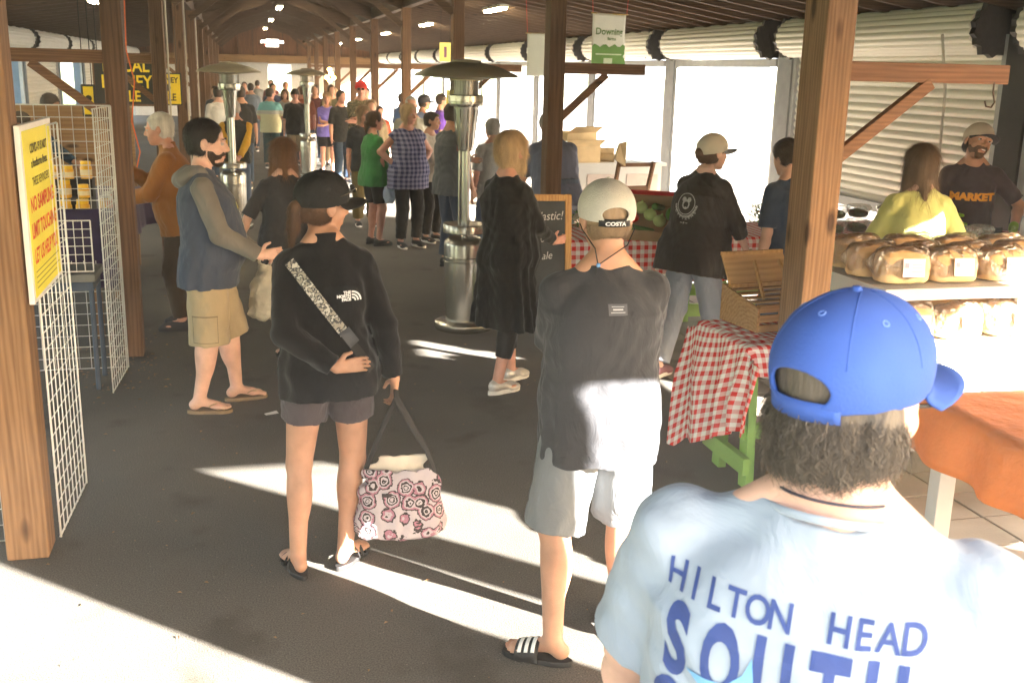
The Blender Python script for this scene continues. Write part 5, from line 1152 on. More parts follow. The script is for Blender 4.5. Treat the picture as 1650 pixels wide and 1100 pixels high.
# ---------------- outside and right bay furniture ----------------
t = thing('white_counter', 'low white counter behind the blue shirted man in the right bay', 'counter', (4.2, 12.2, 0)); MB().bb(-.75, .75, 0, .5, .12, 1.0).build('carcass', M_WPAINT, t, bevel=.005); MB().bb(-.8, .8, -.04, .54, 1.0, 1.04).build('top', M_WPAINT, t, bevel=.004)
for x in (-.5, 0, .5): MB().bb(x-.2, x+.2, -.012, -.002, .25, .9).build('door_panel', mat('pinkish_panel', (.5, .42, .38), .6), t)
MB().bb(-.7, .7, .02, .48, 0, .12).build('plinth', M_JAMB, t)
for i, (x, y, z, w_, a, lab_) in enumerate(((3.85, 12.3, 1.04, .5, .2, 'open tan carton leaning on the left of the white counter'), (4.2, 12.5, 1.04, .42, -.3, 'pale flat carton in the middle of the white counter'), (3.9, 12.55, 1.28, .45, .4, 'topmost flat carton on the white counter'))):
    q = thing('carton', lab_, 'carton', (x, y, z), a, 'cartons on the white counter'); mb = MB(); h_ = .2 if i == 0 else .1
    mb.bb(-w_/2, w_/2, -.18, .18, 0, .01); mb.bb(-w_/2, w_/2, -.19, -.18, 0, h_); mb.bb(-w_/2, w_/2, .18, .19, 0, h_); mb.bb(-w_/2-.01, -w_/2, -.19, .19, 0, h_); mb.bb(w_/2, w_/2+.01, -.19, .19, 0, h_); mb.build('box', mat('tan_card', (.48, .36, .2), .8), q)
    MB().bar((0, -.19, h_), (0, -.33, h_+.08), w_, .006, (0, 1, 0)).build('flap', MATS['tan_card'], q)
t = thing('folding_chair', 'brown wooden folding chair with a cloth hung on its back in the right bay', 'chair', (4.08, 11.0, 0), rad(10))
for x in (-.2, .2):
    MB().bar((x, .2, 0), (x, -.18, 1.32 if x < 0 else 1.16), .045, .03, (1, 0, 0)).build('leg', W_ARM, t); MB().bar((x, -.22, 0), (x, .2, .62), .04, .03, (1, 0, 0)).build('leg', W_ARM, t)
MB().bb(-.2, .2, -.1, .2, .60, .63).build('seat', W_ARM, t); MB().bar((-.2, -.08, .85), (.2, -.08, .85), .03, .09).build('back_slat', W_ARM, t); MB().bar((-.2, -.15, 1.13), (.2, -.15, 1.13), .03, .04).build('back_slat', W_ARM, t)
MB().raw([(-.24, -.2, 1.36), (-.18, -.24, 1.38), (-.16, -.2, 1.12), (-.3, -.22, 1.2), (-.24, -.17, 1.36), (-.18, -.2, 1.38), (-.16, -.16, 1.12), (-.3, -.18, 1.2)], [(0, 1, 2, 3), (7, 6, 5, 4), (0, 4, 5, 1), (1, 5, 6, 2), (2, 6, 7, 3), (3, 7, 4, 0)]).build('cloth_hung', mat('tan_card', (.48, .36, .2)), t)
M_TENT = mat('tent_white', (.6, .6, .6), .8)
def tent(x, y, label, s=3.0, hz=2.2):
    t = thing('canopy_tent', label, 'canopy tent', (x, y, 0), 0, 'white canopy tents outside'); mb = MB(); h = s/2
    mb.raw([(-h, -h, hz), (h, -h, hz), (h, h, hz), (-h, h, hz), (0, 0, hz+.9), (-h, -h, hz-.25), (h, -h, hz-.25), (h, h, hz-.25), (-h, h, hz-.25)], [(0, 1, 4), (1, 2, 4), (2, 3, 4), (3, 0, 4), (5, 6, 1, 0), (6, 7, 2, 1), (7, 8, 3, 2), (8, 5, 0, 3)]); mb.build('canopy', M_TENT, t, fix=False)
    for a in (-1, 1):
        for b in (-1, 1): MB().tube([(a*(h-.05), b*(h-.05), 0), (a*(h-.05), b*(h-.05), hz-.02)], .02, 6).build('pole', M_JAMB, t)
tent(10.5, 19, 'white canopy tent standing outside beyond the banner'); tent(11.5, 27, 'white canopy tent outside, the farther one'); 
def tree(x, y, H_, label, seed):
    random.seed(seed); t = thing('tree', label, 'tree', (x, y, 0), 0, 'trees beyond the car park')
    MB().tube([(0, 0, 0), (.1, 0, H_*.3), (0, .1, H_*.6)], [.28, .2, .1], 8).build('trunk', mat('bark', (.08, .06, .045), .95, .3, 14), t, True); mb = MB()
    for i in range(2600):
        a = random.gauss(0, 1), random.gauss(0, 1), random.gauss(0, 1); v = Vector(a).normalized()*random.random()**.4; lob = 1+.3*math.sin(5*v.x+seed)*math.cos(4*v.y)
        p = Vector((v.x*H_*.34*lob, v.y*H_*.34*lob, H_*.62+v.z*H_*.36)); n_ = Vector((random.gauss(0, 1), random.gauss(0, 1), random.gauss(0, 1))).normalized(); u = n_.orthogonal().normalized(); w2 = n_.cross(u); s = random.uniform(.1, .24)
        mb.raw([p-u*s, p-w2*s*.5, p+u*s, p+w2*s*.5], [(0, 1, 2, 3)])
    mb.build('crown', mat('leaves', (.09, .12, .04), .7, .5, 3), t, fix=False)
for i, (x, y, h_) in enumerate(((45, 24, 9), (48, 44, 11), (50, 64, 10), (46, 90, 11), (-26, 16, 9), (-28, 34, 10))):
    tree(x, y, h_, ['rounded tree farthest right beyond the car park', 'tall tree second along the car park edge', 'tree third along the car park edge', 'tree fourth and farthest along the car park edge', 'tree seen outside through the left openings', 'taller tree outside farther along on the left'][i], i+1)
# ---------------- floor litter ----------------
random.seed(11)
for i, (x, y, a, l) in enumerate(((.10, 6.36, .3, 'white paper scrap on the asphalt between the hooded man and the woman in the jacket'), (1.9, 6.45, .1, 'white paper scrap on the asphalt beside the silver shoes'))):
    tag(MB().raw([(-.04, -.018, .004), (.04, -.02, .006), (.04, .02, .012), (-.04, .018, .004), (-.04, -.018, .0045), (.04, -.02, .0065), (.04, .02, .0125), (-.04, .018, .0045)], [(3, 2, 1, 0), (4, 5, 6, 7), (0, 1, 5, 4), (1, 2, 6, 5), (2, 3, 7, 6), (3, 0, 4, 7)]).build('paper_scrap', M_WHITE), l, 'paper', 'paper scraps on the floor'); o = COL.objects[-1]; o.location = (x, y, 0); o.rotation_euler.z = a
mb = MB()
for i in range(520):
    if i < 150: x, y = random.gauss(-.85, .22), random.gauss(7.6, .45)
    else: x, y = random.uniform(-1, 2.8), random.uniform(1.5, 11)
    s = random.uniform(.004, .016 if i < 330 else .009); a = random.uniform(0, 6.3); z = .002+random.random()*.004; c, q = math.cos(a)*s, math.sin(a)*s
    mb.raw([(x-c, y-q, z), (x+q*.5, y-c*.5, z+s*.4), (x+c, y+q, z), (x-q*.5, y+c*.5, z+s*.3)], [(0, 1, 2, 3)])
tag(mb.build('leaf_litter', mat('dry_leaf', (.26, .15, .07), .8, .6, 3), fix=False), kind='stuff')
# ---------------- people ----------------
K_ = lambda n, c, **k: cloth(n, c, **k)
SH_D = mat('shoe_dark', (.03, .03, .035), .6); BLK = K_('black', (.010, .010, .011)); BLK2 = K_('charcoal', (.032, .032, .036))
M_LOGO = mat('logo_white', (.7, .7, .7), .8, bump=0); DENIM = K_('denim', (.075, .10, .15)); DKDEN = K_('dark_denim', (.02, .035, .06)); KHAKI = K_('khaki', (.34, .27, .17))
TAN = mat('tan_rubber', (.20, .145, .09), .8); TAN2 = mat('tan_strap', (.33, .26, .17), .8); BLKR = mat('black_rubber', (.015, .014, .014), .6)
def back(p, z, dy=-.02): return p['T'](0, dy, z), p['R']@A(1, 0, 0), p['R']@A(0, 0, 1)
# 1 hooded man in profile
GREYC = K_('sweat_grey', (.15, .14, .125)); NAVY = K_('sweat_navy', (.050, .062, .092))
p = human('bearded man in navy and grey hooded sweatshirt, khaki shorts and flip flops', -.235, 6.57, -90, 1.74, .006, 1.14, .085, head=(-.02, -.06, 0), hscale=1.08, wR=(.235, .30, 1.0), eR=(.5, -1, -.7), hR=(A(0, 1, .1), A(-1, 0, 0), .6),
    wL=(-.08, .27, .98), eL=(-.5, -1, -.6), hL=(A(.1, .9, -.3), A(0, 0, -1), .9), fR=(.11, -.09, -6, 0), fL=(-.12, .13, 10, 0), tone='pale', hair=('short', 'black'), top=('hoodie', NAVY, .79, 1.97, .02, GREYC), bottom=('shorts', KHAKI, .44, .05), shoes=('flip', TAN, TAN, TAN2), legw=1.18, beard='dark', seed=1)
r = p['root']; T = p['T']
G = SDF(.006); G.ell(T(0, -.10, .495), (.13, .095, .06), p['R']@rx(.5), k=.03); G.cap(T(-.09, -.03, .52), T(.09, -.03, .52), .045, k=.03); G.cap(T(.085, -.02, .52), T(.055, .075, .44), .033, .02, k=.03); G.cap(T(-.085, -.02, .52), T(-.055, .075, .44), .033, .02, k=.03); G.ell(T(0, -.03, .58), (.068, .07, .06), k=.01, mode=1)
G.mesh('hood', GREYC, r, .004, 4)
W2 = mat('zip_tape', (.6, .6, .57), .8)
put_text('zip', [(*rect2(.028, .044, -.13, .40), 0, 0)], T(0, .1, 0), p['R']@A(-1, 0, 0), p['R']@A(0, 0, 1), W2, r, .003, [p['parts']['top']], .02, .5)
put_text('chest_print', [(*text_mesh('ATHL', .05, 1, .002), -.0, .30)], T(-.03, .1, 0), p['R']@A(-1, 0, 0), p['R']@A(0, 0, 1), mat('print_yellow', (.55, .5, .1), .8), r, .003, [p['parts']['top']], .02, .5)
put_text('pocket_flap', [(*rect2(-.075, .075, -.004, .004), 0, .03), (*rect2(-.073, -.070, -.13, .03), 0, 0), (*rect2(.070, .073, -.13, .03), 0, 0), (*rect2(-.073, .073, -.132, -.128), 0, 0)], (.12, -.03, .60), (0, 1, 0), (0, 0, 1), mat('khaki_seam', (.17, .13, .08), .9), r, .002, [p['parts']['bottom']], .02, .3)
t = thing('plastic_bag', 'white plastic shopping bag hanging from the hand of the hooded man', 'bag', (.10, 6.66, 0))
G = SDF(.006); G.loft((0, 0, .54), np.eye(3), [0, .03, .12, .26, .34], [.06, .085, .085, .06, .02], [.05, .07, .07, .05, .02], [0]*5, n=2.2, k=.01, fold=.01, foldn=5); o = G.mesh('bag_body', mat('thin_plastic', (.42, .39, .31), .45, .12, 8, .9, 20, dist=.006), t, .008, 2)
for s_ in (-1, 1): MB().tube([(s_*.012, 0, .86), (s_*.03, 0, .90), (0, 0, .965)], [.012, .008, .006], 6).build('handle', MATS['thin_plastic'], t, True)
t.scale = (1.25, 1.2, 1.0)
# 2 woman from behind
p = human('woman with long auburn hair in dark grey T-shirt and denim shorts, seen from behind', .27, 7.75, 6, 1.57, .007, 1.08, .02, fem=True, wL=(-.36, .10, .93), eL=(-.6, -.9, -.2), hL=(A(-.35, .7, .1), A(1, 0, -.3), .6), wR=(.28, .06, .80), fL=(-.06, -.14, 5, 0), fR=(.10, .06, -5, 0), tone='fair', hair=('long', 'auburn'),
    top=('tee', BLK2, .76, .95, .035), bottom=('shorts', DKDEN, .54, .03), shoes=('sandal', BLKR), seed=5, hscale=1.05)
mb = MB(); W_ = p['J'][-1][2]; E_ = p['J'][-1][1]; u = unit(E_-W_); mb.tube([tuple(W_+u*.02), tuple(W_+u*.045)], .034, 16, False); mb.build('wristband', BLKR, p['root'], True)
# 3 woman in black fleece jacket
JKT = K_('fleece', (.0095, .0095, .0105), wr=.2)
p = human('woman in black jacket and cap with one arm behind her back, holding a floral bag', .30, 4.22, 2, 1.66, .0055, 1.04, .0, fem=True, head=(-1.12, -.10, .10), twist=.03, side=-.02, wR=(.325, -.02, .735), eR=(.8, -.6, -.1), hR=(A(.02, .15, -1), A(-1, -.2, 0), .8),
    wL=(.015, -.19, .985), eL=(-1, -.1, -.35), hL=(A(1, .0, .12), A(0, -1, .1), .45), fL=(-.155, -.04, 14, 0), fR=(.06, .0, -38, 0), tone='tan', hair=('pony', 'brown'), hat=('cap', mat('cap_black', (.012, .012, .012), .8, .1, 8, .3, 120)),
    top=('jacket', JKT, .83, 1.93, .03), bottom=('shorts', K_('shorts_plum', (.060, .048, .052)), .715, .022), shoes=('sandal', BLKR), seed=3, legw=1.02, hscale=1.04)
r = p['root']; JK = p['parts']['top']; C, U, V = back(p, .0)
R1 = rect2(-.022, .022, -.20, .17)
M_STR = blotch('webbing', [(.28, .25, .2), (.05, .05, .05), (.45, .42, .36)], 60)
put_text('crossbody_strap', [(*R1, -.055, .33, .60)], C, U, V, M_STR, r, .005, [JK], .015)
put_text('strap_lower', [(*rect2(-.019, .019, -.12, .05), .10, .10, .60)], C, U, V, BLKR, r, .0045, [JK], .015)
put_text('buckle', [(*rect2(-.025, .025, -.04, .04), .075, .15, .60)], C, U, V, mat('buckle', (.05, .05, .055), .35), r, .012, [JK], .015)
P = [(*text_mesh(s, .017, 1, .001, 'RIGHT'), .088, .335-.0145*i) for i, s in enumerate(('THE', 'NORTH', 'FACE'))]
for k in range(3):
    ra, rb = .012+.012*k, .019+.012*k; v = [(ra*math.cos(a), ra*math.sin(a)) for a in np.linspace(0, PI/2, 9)]+[(rb*math.cos(a), rb*math.sin(a)) for a in np.linspace(0, PI/2, 9)]; P.append((v, [(i, i+9, i+10, i+1) for i in range(8)], .092, .303))
put_text('jacket_logo', P, C, U, V, M_LOGO, r, .0025, [JK], .01)
HPp = p['HP']; Hm = p['Hr']
put_text('cap_logo', [(*rect2(-.016, .014, -.003, .004), 0, .02, .15), ([(-.016, .003), (-.008, -.006), (.016, .006), (-.007, -.001), (-.012, .004)], [(0, 1, 2, 3, 4)], 0, .002)], HPp(0, 0, .075), Hm@unit(A(.85, -.55, 0)), Hm@A(0, 0, 1), M_LOGO, r, .002, [p['parts']['cap']], .01)
mb = MB()
for s_ in (-1, 1):
    v2, f2 = disc2(.023, 14); c = HPp(s_*.03, .105, .072); M = Matrix(Hm.tolist())@Matrix.Rotation(.35, 3, 'X')
    mb.raw([tuple(Vector(c.tolist())+M@Vector((a, .004, b*.8))) for a, b in v2]+[tuple(Vector(c.tolist())+M@Vector((a, 0, b*.8))) for a, b in v2], f2+[tuple(range(14, 28))]+[(i, (i+1) % 14, 14+(i+1) % 14, 14+i) for i in range(14)])
    mb.tube([HPp(s_*.052, .104, .078).tolist(), HPp(s_*.086, .05, .062).tolist(), HPp(s_*.088, -.02, .03).tolist()], .0022, 5)
mb.build('sunglasses', mat('chrome_rim', (.25, .22, .18), .15, metal=.6), r, True)
# floral bag
wp = np.array([.30+.285*.95*1, 4.2, .60])
FL = mat('bag_base', (.55, .45, .46), .85, .12, 14, .3, 50)
def floral():
    m, t_, b = nodes_new('floral_print'); N = t_.nodes; tc = N.new('ShaderNodeTexCoord'); vo = N.new('ShaderNodeTexVoronoi'); vo.inputs['Scale'].default_value = 14; vo.inputs['Randomness'].default_value = .55; lnk(t_, tc.outputs['Object'], vo.inputs['Vector'])
    r1 = N.new('ShaderNodeValToRGB'); r1.color_ramp.interpolation = 'CONSTANT'; E = r1.color_ramp.elements; E[0].position = 0; E[0].color = (.38, .32, .33, 1); E[1].position = .10; E[1].color = (.02, .015, .015, 1)
    for q, c in ((.15, (.42, .36, .37)), (.23, (.03, .02, .02)), (.32, (.40, .33, .34)), (.40, (.32, .14, .18)), (.48, (.035, .025, .025)), (.54, (.40, .34, .35))): e = E.new(q); e.color = (*c, 1)
    nz = N.new('ShaderNodeTexNoise'); nz.inputs['Scale'].default_value = 60; lnk(t_, tc.outputs['Object'], nz.inputs['Vector'])
    ad = N.new('ShaderNodeMath'); ad.operation = 'MULTIPLY_ADD'; ad.inputs[1].default_value = .28; lnk(t_, nz.outputs[0], ad.inputs[0]); sb = N.new('ShaderNodeMath'); sb.operation = 'SUBTRACT'; sb.inputs[1].default_value = .14; lnk(t_, vo.outputs['Distance'], sb.inputs[0]); lnk(t_, sb.outputs[0], ad.inputs[2])
    lnk(t_, ad.outputs[0], r1.inputs[0]); lnk(t_, r1.outputs[0], b.inputs['Base Color']); b.inputs['Roughness'].default_value = .85
    n2 = N.new('ShaderNodeTexNoise'); n2.inputs['Scale'].default_value = 16; bp = N.new('ShaderNodeBump'); bp.inputs['Strength'].default_value = .6; bp.inputs['Distance'].default_value = .02; lnk(t_, tc.outputs['Object'], n2.inputs['Vector']); lnk(t_, n2.outputs[0], bp.inputs['Height']); lnk(t_, bp.outputs[0], b.inputs['Normal']); return m
t = thing('tote_bag', 'floral pink and black shoulder bag on long black straps beside the bare legs', 'bag', (.588, 4.18, .085), rad(-4))
G = SDF(.005); G.loft((0, 0, .05), rx(.0)@ry(.0), [0, .02, .08, .20, .31], [.14, .18, .195, .175, .15], [.05, .075, .085, .06, .03], [0]*5, n=2.3, k=.01, fold=.006, foldn=6); G.loft((0, 0, .255), np.eye(3), [0, .02, .15], [.13, .15, .155], [.015, .03, .04], [0, .01, .01], mode=1, k=.005)
G.mesh('bag_body', floral(), t, .004, 6)
G = SDF(.005); G.loft((0, .012, .322), rx(-.12), [0, .03, .085], [.145, .14, .11], [.02, .012, .007], [0, 0, 0], k=.01); G.mesh('lining', mat('bag_lining', (.6, .52, .42), .85), t, .003)
for s_ in (-1, 1):
    MB().tube([(s_*.155, 0, .32), (s_*.115, .0, .43), (s_*.06-.01, -.01, .55), (-.014, -.02, .675), (-.014-.0*s_, .01, .70)], [.011, .016, .018, .017, .012], 8, flat=.4).build('strap', BLKR, t, True)
put_text('bag_label', [(*rect2(-.02, .02, -.008, .008), -.06, .26)], (0, 0, 0), (1, 0, 0), (0, 0, 1), mat('label_dark', (.04, .03, .03), .6), t, .003, [t.children[0]], .02)
# 4 man in white trucker cap
CAPW = mat('cap_mesh', (.50, .47, .41), .85, .06, 40, .5, 260)
SHG = K_('shorts_grey', (.16, .165, .17))
p = human('man in white trucker cap, black T-shirt and grey shorts standing with folded arms', 1.20, 3.42, -4, 1.70, .0055, 1.12, .03, head=(.03, -.14, 0), wR=(-.03, .25, 1.14), eR=(1, .1, -.9), hR=(A(-1, .2, .25), A(0, 1, 0), .3), wL=(.06, .28, 1.10), eL=(-1, .1, -.9), hL=(A(1, .1, .1), A(0, -1, 0), .3),
    fL=(-.18, -.15, 62, 0), fR=(.12, .02, -20, 0), tone='tan', hair=('buzz', 'sandy'), hat=('snap', CAPW, mat('cap_tan', (.25, .2, .15), .8), mat('strap_black', (.02, .02, .02), .5)), top=('tee', K_('tee_black', (.04, .04, .044)), .77, .93, .035), bottom=('shorts', SHG, .50, .05), shoes=('slide', BLKR, BLKR, M_WHITE), legw=1.05, seed=8, hscale=1.03)
r = p['root']; HPp = p['HP']; Hm = p['Hr']
put_text('strap_lettering', [(*text_mesh('COSTA', .0175, 1.3, .0007), 0, -.0215)], HPp(0, -.1, .0), Hm@A(1, 0, 0), Hm@A(0, 0, 1), M_LOGO, r, .0025, [p['parts']['strap']], .01, .08)
C, U, V = back(p, 0)
put_text('shirt_print', [(*rect2(-.034, .034, -.019, .019), .01, .40)], C, U, V, mat('print_grey', (.10, .10, .11), .8), r, .0025, [p['parts']['top']], .02)
put_text('print_lines', [(*rect2(-.022, .022, .009, .011), .01, .40), (*rect2(-.018, .018, -.002, .003), .01, .40), (*rect2(-.026, .026, -.010, -.008), .01, .40)], C, U, V, mat('print_light', (.5, .5, .5), .8), r, .0035, [p['parts']['top']], .02)
N0 = p['T'](-.05, -.085, .545)
mb = MB(); mb.tube([HPp(-.085, .02, .0).tolist(), HPp(-.087, -.03, -.03).tolist(), HPp(-.06, -.085, -.09).tolist(), tuple(N0)], .0022, 6); mb.tube([HPp(.085, .02, .0).tolist(), HPp(.088, -.03, -.03).tolist(), HPp(.045, -.09, -.08).tolist(), tuple(N0)], .0022, 6); mb.tube([tuple(N0), tuple(N0+A(-.01, -.005, -.035))], .0018, 5); mb.build('retainer_cord', BLKR, r, True)
mb = MB(); mb.lathe([(.008*math.sin(PI*i/8), .008*math.cos(PI*i/8)) for i in range(9)], tuple(N0+A(0, -.004, 0)), 12); mb.build('cord_bead', mat('blue_bead', (.12, .3, .62), .2, spec=.8), r, 2)
put_text('side_stripe', [(*rect2(-.012, .012, -.19, .10), 0, 0)], (-.1, -.02, .72), (0, -1, 0), (0, 0, 1), mat('stripe_grey', (.17, .18, .19), .8), r, .003, [p['parts']['bottom']], .02, .3)
# 5 blonde woman in black
p = human('blonde woman in long loose black dress, leggings and silver shoes walking to the right', 1.66, 6.68, -62, 1.68, .0065, 1.25, .06, fem=True, head=(.05, -.08, 0), wR=(.10, .34, 1.02), eR=(.6, -.8, -.4), hR=(A(.1, 1, .1), A(-1, 0, 0), .8), wL=(-.14, .26, 1.0), fR=(.09, -.15, -4, 0), fL=(-.09, .13, 6, 0), tone='ruddy', hair=('bob', 'blonde'),
    top=('dress', K_('dress_black', (.0075, .0075, .008)), .45, 1.85, -.03), bottom=('leggings', BLK, .25, .006), shoes=('sneaker', mat('silver_shoe', (.5, .48, .46), .38, .15, 30, .1, metal=.5)), seed=12, legw=1.05, hscale=1.12)
# 6 woman in light cap and dark sweatshirt
SW = K_('sweat_dark', (.026, .022, .020)); p = human('woman with hair bun, pale cap and dark emblem sweatshirt reaching to the right', 3.04, 6.80, -62, 1.68, .0065, 1.18, .03, fem=True, lean=.17, head=(-.25, -.02, 0), wR=(.24, .34, .88), eR=(.8, -.5, -.3), hR=(A(.1, .7, -.7), A(-1, 0, 0), .5), wL=(-.2, .42, 1.05), fR=(.14, .14, -10, 0), fL=(-.06, -.27, 8, 0), tone='pale', hair=('bun', 'brown'),
    hat=('cap', mat('cap_beige', (.42, .38, .30), .8), mat('brim_navy', (.16, .17, .19), .8)), top=('sweat', SW, .76, 1.45, .06), bottom=('jeans', K_('grey_jeans', (.20, .22, .26)), .12, .04), shoes=('sneaker', mat('shoe_pink', (.18, .07, .09), .6)), seed=14, hscale=1.03)
r = p['root']; C, U, V = back(p, 0); P = [(*disc2(.078, 40, 0, .30, .072), 0, 0), (*disc2(.02, 6, -.022, .33), 0, 0), (*disc2(.02, 6, .022, .33), 0, 0), (*disc2(.035, 9, 0, .295, .022), 0, 0), (*disc2(.010, 8, 0, .27), 0, 0)]
for k in range(26):
    a = PI+.1+(PI-.2)*k/25; P.append((*rect2(-.004, .004, -.008, .008), .092*math.cos(a), .30+.092*math.sin(a), a+PI/2))
for k, c in enumerate('CITIZENS'):
    a = PI*1.18+PI*.64*k/7; P.append((*text_mesh(c, .03, 1, .001), .108*math.cos(a), .30+.112*math.sin(a), a+PI/2))
P.append((*disc2(.008, 8, 0, .165), 0, 0)); P.append((*rect2(-.035, -.015, .162, .168), 0, 0)); P.append((*rect2(.015, .035, .162, .168), 0, 0))
put_text('back_emblem', P, C, U, V, mat('emblem_grey', (.35, .34, .33), .85, .3, 60, bump=0), r, .003, [p['parts']['top']], .02)
# 7 man in blue cap, nearest
BLUE = mat('cap_blue', (.035, .085, .34), .85, .14, 7, .12, 220); PALE = K_('tee_pale_blue', (.27, .32, .40), wr=.22)
p = human('man in blue cap and pale blue lettered T-shirt, closest to the camera', .785, 1.26, -36, 1.765, .005, 1.36, .03, neckw=1.22, shw=1.13, side=.03, head=(-.55, -.10, -.0), wR=(.31, .22, .85), wL=(-.33, .22, .85), eR=(.8, -.6, -.2), eL=(-.8, -.6, -.2), tone='pale', hair=('curly', 'greybrown'), hat=('snap', BLUE), top=('tee', PALE, .78, .85, .03), bottom=('shorts', KHAKI, .45, .04), seed=17, hscale=1.04, armw=1.18)
r = p['root']; C, U, V = back(p, 0); SHT = p['parts']['top']; HPp = p['HP']; Hm = p['Hr']
INK = mat('print_navy', (.035, .06, .20), .85, .12, 30, bump=0); INK2 = mat('print_sky', (.14, .32, .55), .85, .1, bump=0)
P = [(*text_mesh(c, .052, .85, .0008), -.19+.0305*i+(.045 if i > 5 else 0), .405) for i, c in enumerate('HILTONHEAD')]
put_text('small_lettering', P[:6], C, U, V, INK, r, .0022, [SHT], .012); put_text('small_lettering', P[6:], C, U, V, INK, r, .0022, [SHT], .012)
P = [(*text_mesh(c, .136, sx, .0052), xx, .296) for c, sx, xx in (('S', .58, -.175), ('O', .50, -.108), ('U', .56, -.038), ('T', .58, .034), ('H', .56, .104))]
P += [(*text_mesh(c, .136, .5, .005), xx, .186) for c, xx in (('C', -.185), ('A', -.128), ('R', -.068), ('O', -.006), ('L', .05), ('I', .088), ('N', .13))]
put_text('big_lettering', P, C, U, V, INK, r, .0022, [SHT], .012)
put_text('wave_print', [([(-.05, -.02), (-.03, -.035), (.0, -.04), (.03, -.03), (.045, -.005), (.04, .03), (.03, .0), (.01, -.02), (-.02, -.022)], [tuple(range(9))], -.105, .335)], C, U, V, INK2, r, .0030, [SHT], .012)
G = SDF(.004); T = p['T']
pts = [T(.092*math.cos(a), -.016+.088*math.sin(a), .527+.018*math.sin(a)*-1) for a in np.linspace(0, 2*PI, 25)]
mb = MB(); mb.tube([tuple(q+A(0, 0, -.002)) for q in pts], .0075, 8, False, .6); mb.build('collar_rib', PALE, r, 2)
pts = [T(.079*math.cos(a), -.018+.077*math.sin(a), .556+.01*math.sin(a)*-1) for a in np.linspace(0, 2*PI, 33)]
mb = MB(); mb.tube([tuple(q) for q in pts], .0022, 6); mb.build('necklace', mat('necklace_cord', (.03, .03, .05), .4), r, 2)
# eyelets and seams on the cap
P = []
for a in (-1.75, -.45, .9):
    pass
cap = p['parts']['cap']; Tb = bvh_of([cap]); tlm = Hm@rx(.12); C0 = HPp(0, -.006, .04); mb = MB(); mo = MB()
for k in range(6):
    a = PI/6+k*PI/3; pts = []
    for e in np.linspace(.15, 1.45, 14):
        d = tlm@A(math.sin(a)*math.cos(e), math.cos(a)*math.cos(e), math.sin(e)); h_ = Tb.ray_cast(Vector((C0+d*.3).tolist()), Vector((-d).tolist()), .3)
        if h_[0] is not None and (Vector(C0.tolist())-h_[0]).length > .07: pts.append(tuple(h_[0]))
    if len(pts) > 3: mb.tube(pts, .0011, 5)
    a += PI/6; d = tlm@A(math.sin(a)*.72, math.cos(a)*.72, .69); h_ = Tb.ray_cast(Vector((C0+d*.3).tolist()), Vector((-d).tolist()), .3)
    if h_[0] is not None:
        n_ = h_[1]; u_ = n_.orthogonal().normalized(); w_ = n_.cross(u_)
        mo = MB(); mo.tube([h_[0]+u_*.0045*math.cos(q)+w_*.0045*math.sin(q) for q in np.linspace(0, 2*PI, 13)], .0012, 5, False); mo.build('eyelet', mat('eyelet_blue', (.12, .22, .6), .7), r, 2)
mb.build('seams', mat('seam_blue', (.035, .09, .36), .9), r, 2)
mb = MB(); mb.tube([HPp(.083, .0, .004).tolist(), HPp(.078, .062, .0).tolist()], .003, 6); mb.build('glasses_temple', BLKR, r, True)
# 8.. the others
NOARM = dict()
def folded(z=1.12): return dict(wR=(-.10, .24, z+.03), eR=(1, .2, -.8), hR=(A(-1, .1, .2), A(0, -1, 0), .3), wL=(.10, .26, z-.02), eL=(-1, .2, -.8), hL=(A(1, .1, .1), A(0, -1, 0), .3))
human('grey haired man in orange brown jacket leaning over the purple stall table', -.52, 8.75, 84, 1.70, .009, 1.05, .03, lean=.14, head=(.0, -.12, 0), wL=(-.14, .42, 1.08), eL=(-.5, -.8, -.5), wR=(.05, .42, 1.32), eR=(.5, -.5, -.8), tone='ruddy', hair=('short', 'white'), top=('jacket', K_('orange_jacket', (.26, .105, .025)), .80, 1.95, .04), bottom=('pants', K_('brown_pants', (.05, .035, .025)), .12, .03), shoes=('sneaker', SH_D, SH_D), sunglasses=None, seed=21)
human('man seen from behind with mustard sleeves and hands clasped behind his black back', -.10, 15.1, 2, 1.60, .011, 1.12, .0, lean=.08, head=(0, -.2, 0), wR=(.03, -.24, .95), eR=(1, -.1, -.1), wL=(-.03, -.25, .97), eL=(-1, -.1, -.1), tone='ruddy', hair=('buzz', 'grey'), top=('tee', K_('vest_black', (.018, .017, .014)), .84, 1.9, .03, K_('mustard', (.50, .27, .02))), bottom=('jeans', DENIM, .12, .035), shoes=('sneaker', mat('shoe_navy', (.03, .05, .1), .6)), seed=22)
human('person in teal, grey and cream banded T-shirt and dark jeans, back to the camera', .56, 22.9, -15, 1.62, .014, 1.12, .05, head=(-.6, 0, 0), wR=(.2, .26, 1.1), wL=(-.2, .2, 1.05), tone='ruddy', hair=('short', 'dark'), top=('tee', bands('teal_bands', [(0, (.55, .52, .33)), (.62, (.42, .40, .38)), (.74, (.16, .42, .45))], .8, 1.45), .80, .85, .04), bottom=('jeans', K_('teal_jeans', (.02, .05, .06)), .12, .03), seed=23, face=False)
human('woman with dark curly hair and pale grey top behind the banded T-shirt', .92, 24.3, 165, 1.58, .015, 1, 0, fem=True, tone='fair', hair=('mid', 'brown'), top=('tank', K_('pale_grey', (.32, .30, .28)), .80, .7, .02), bottom=('jeans', DKDEN, .12, .02), seed=24, group='people far down the aisle', **folded())
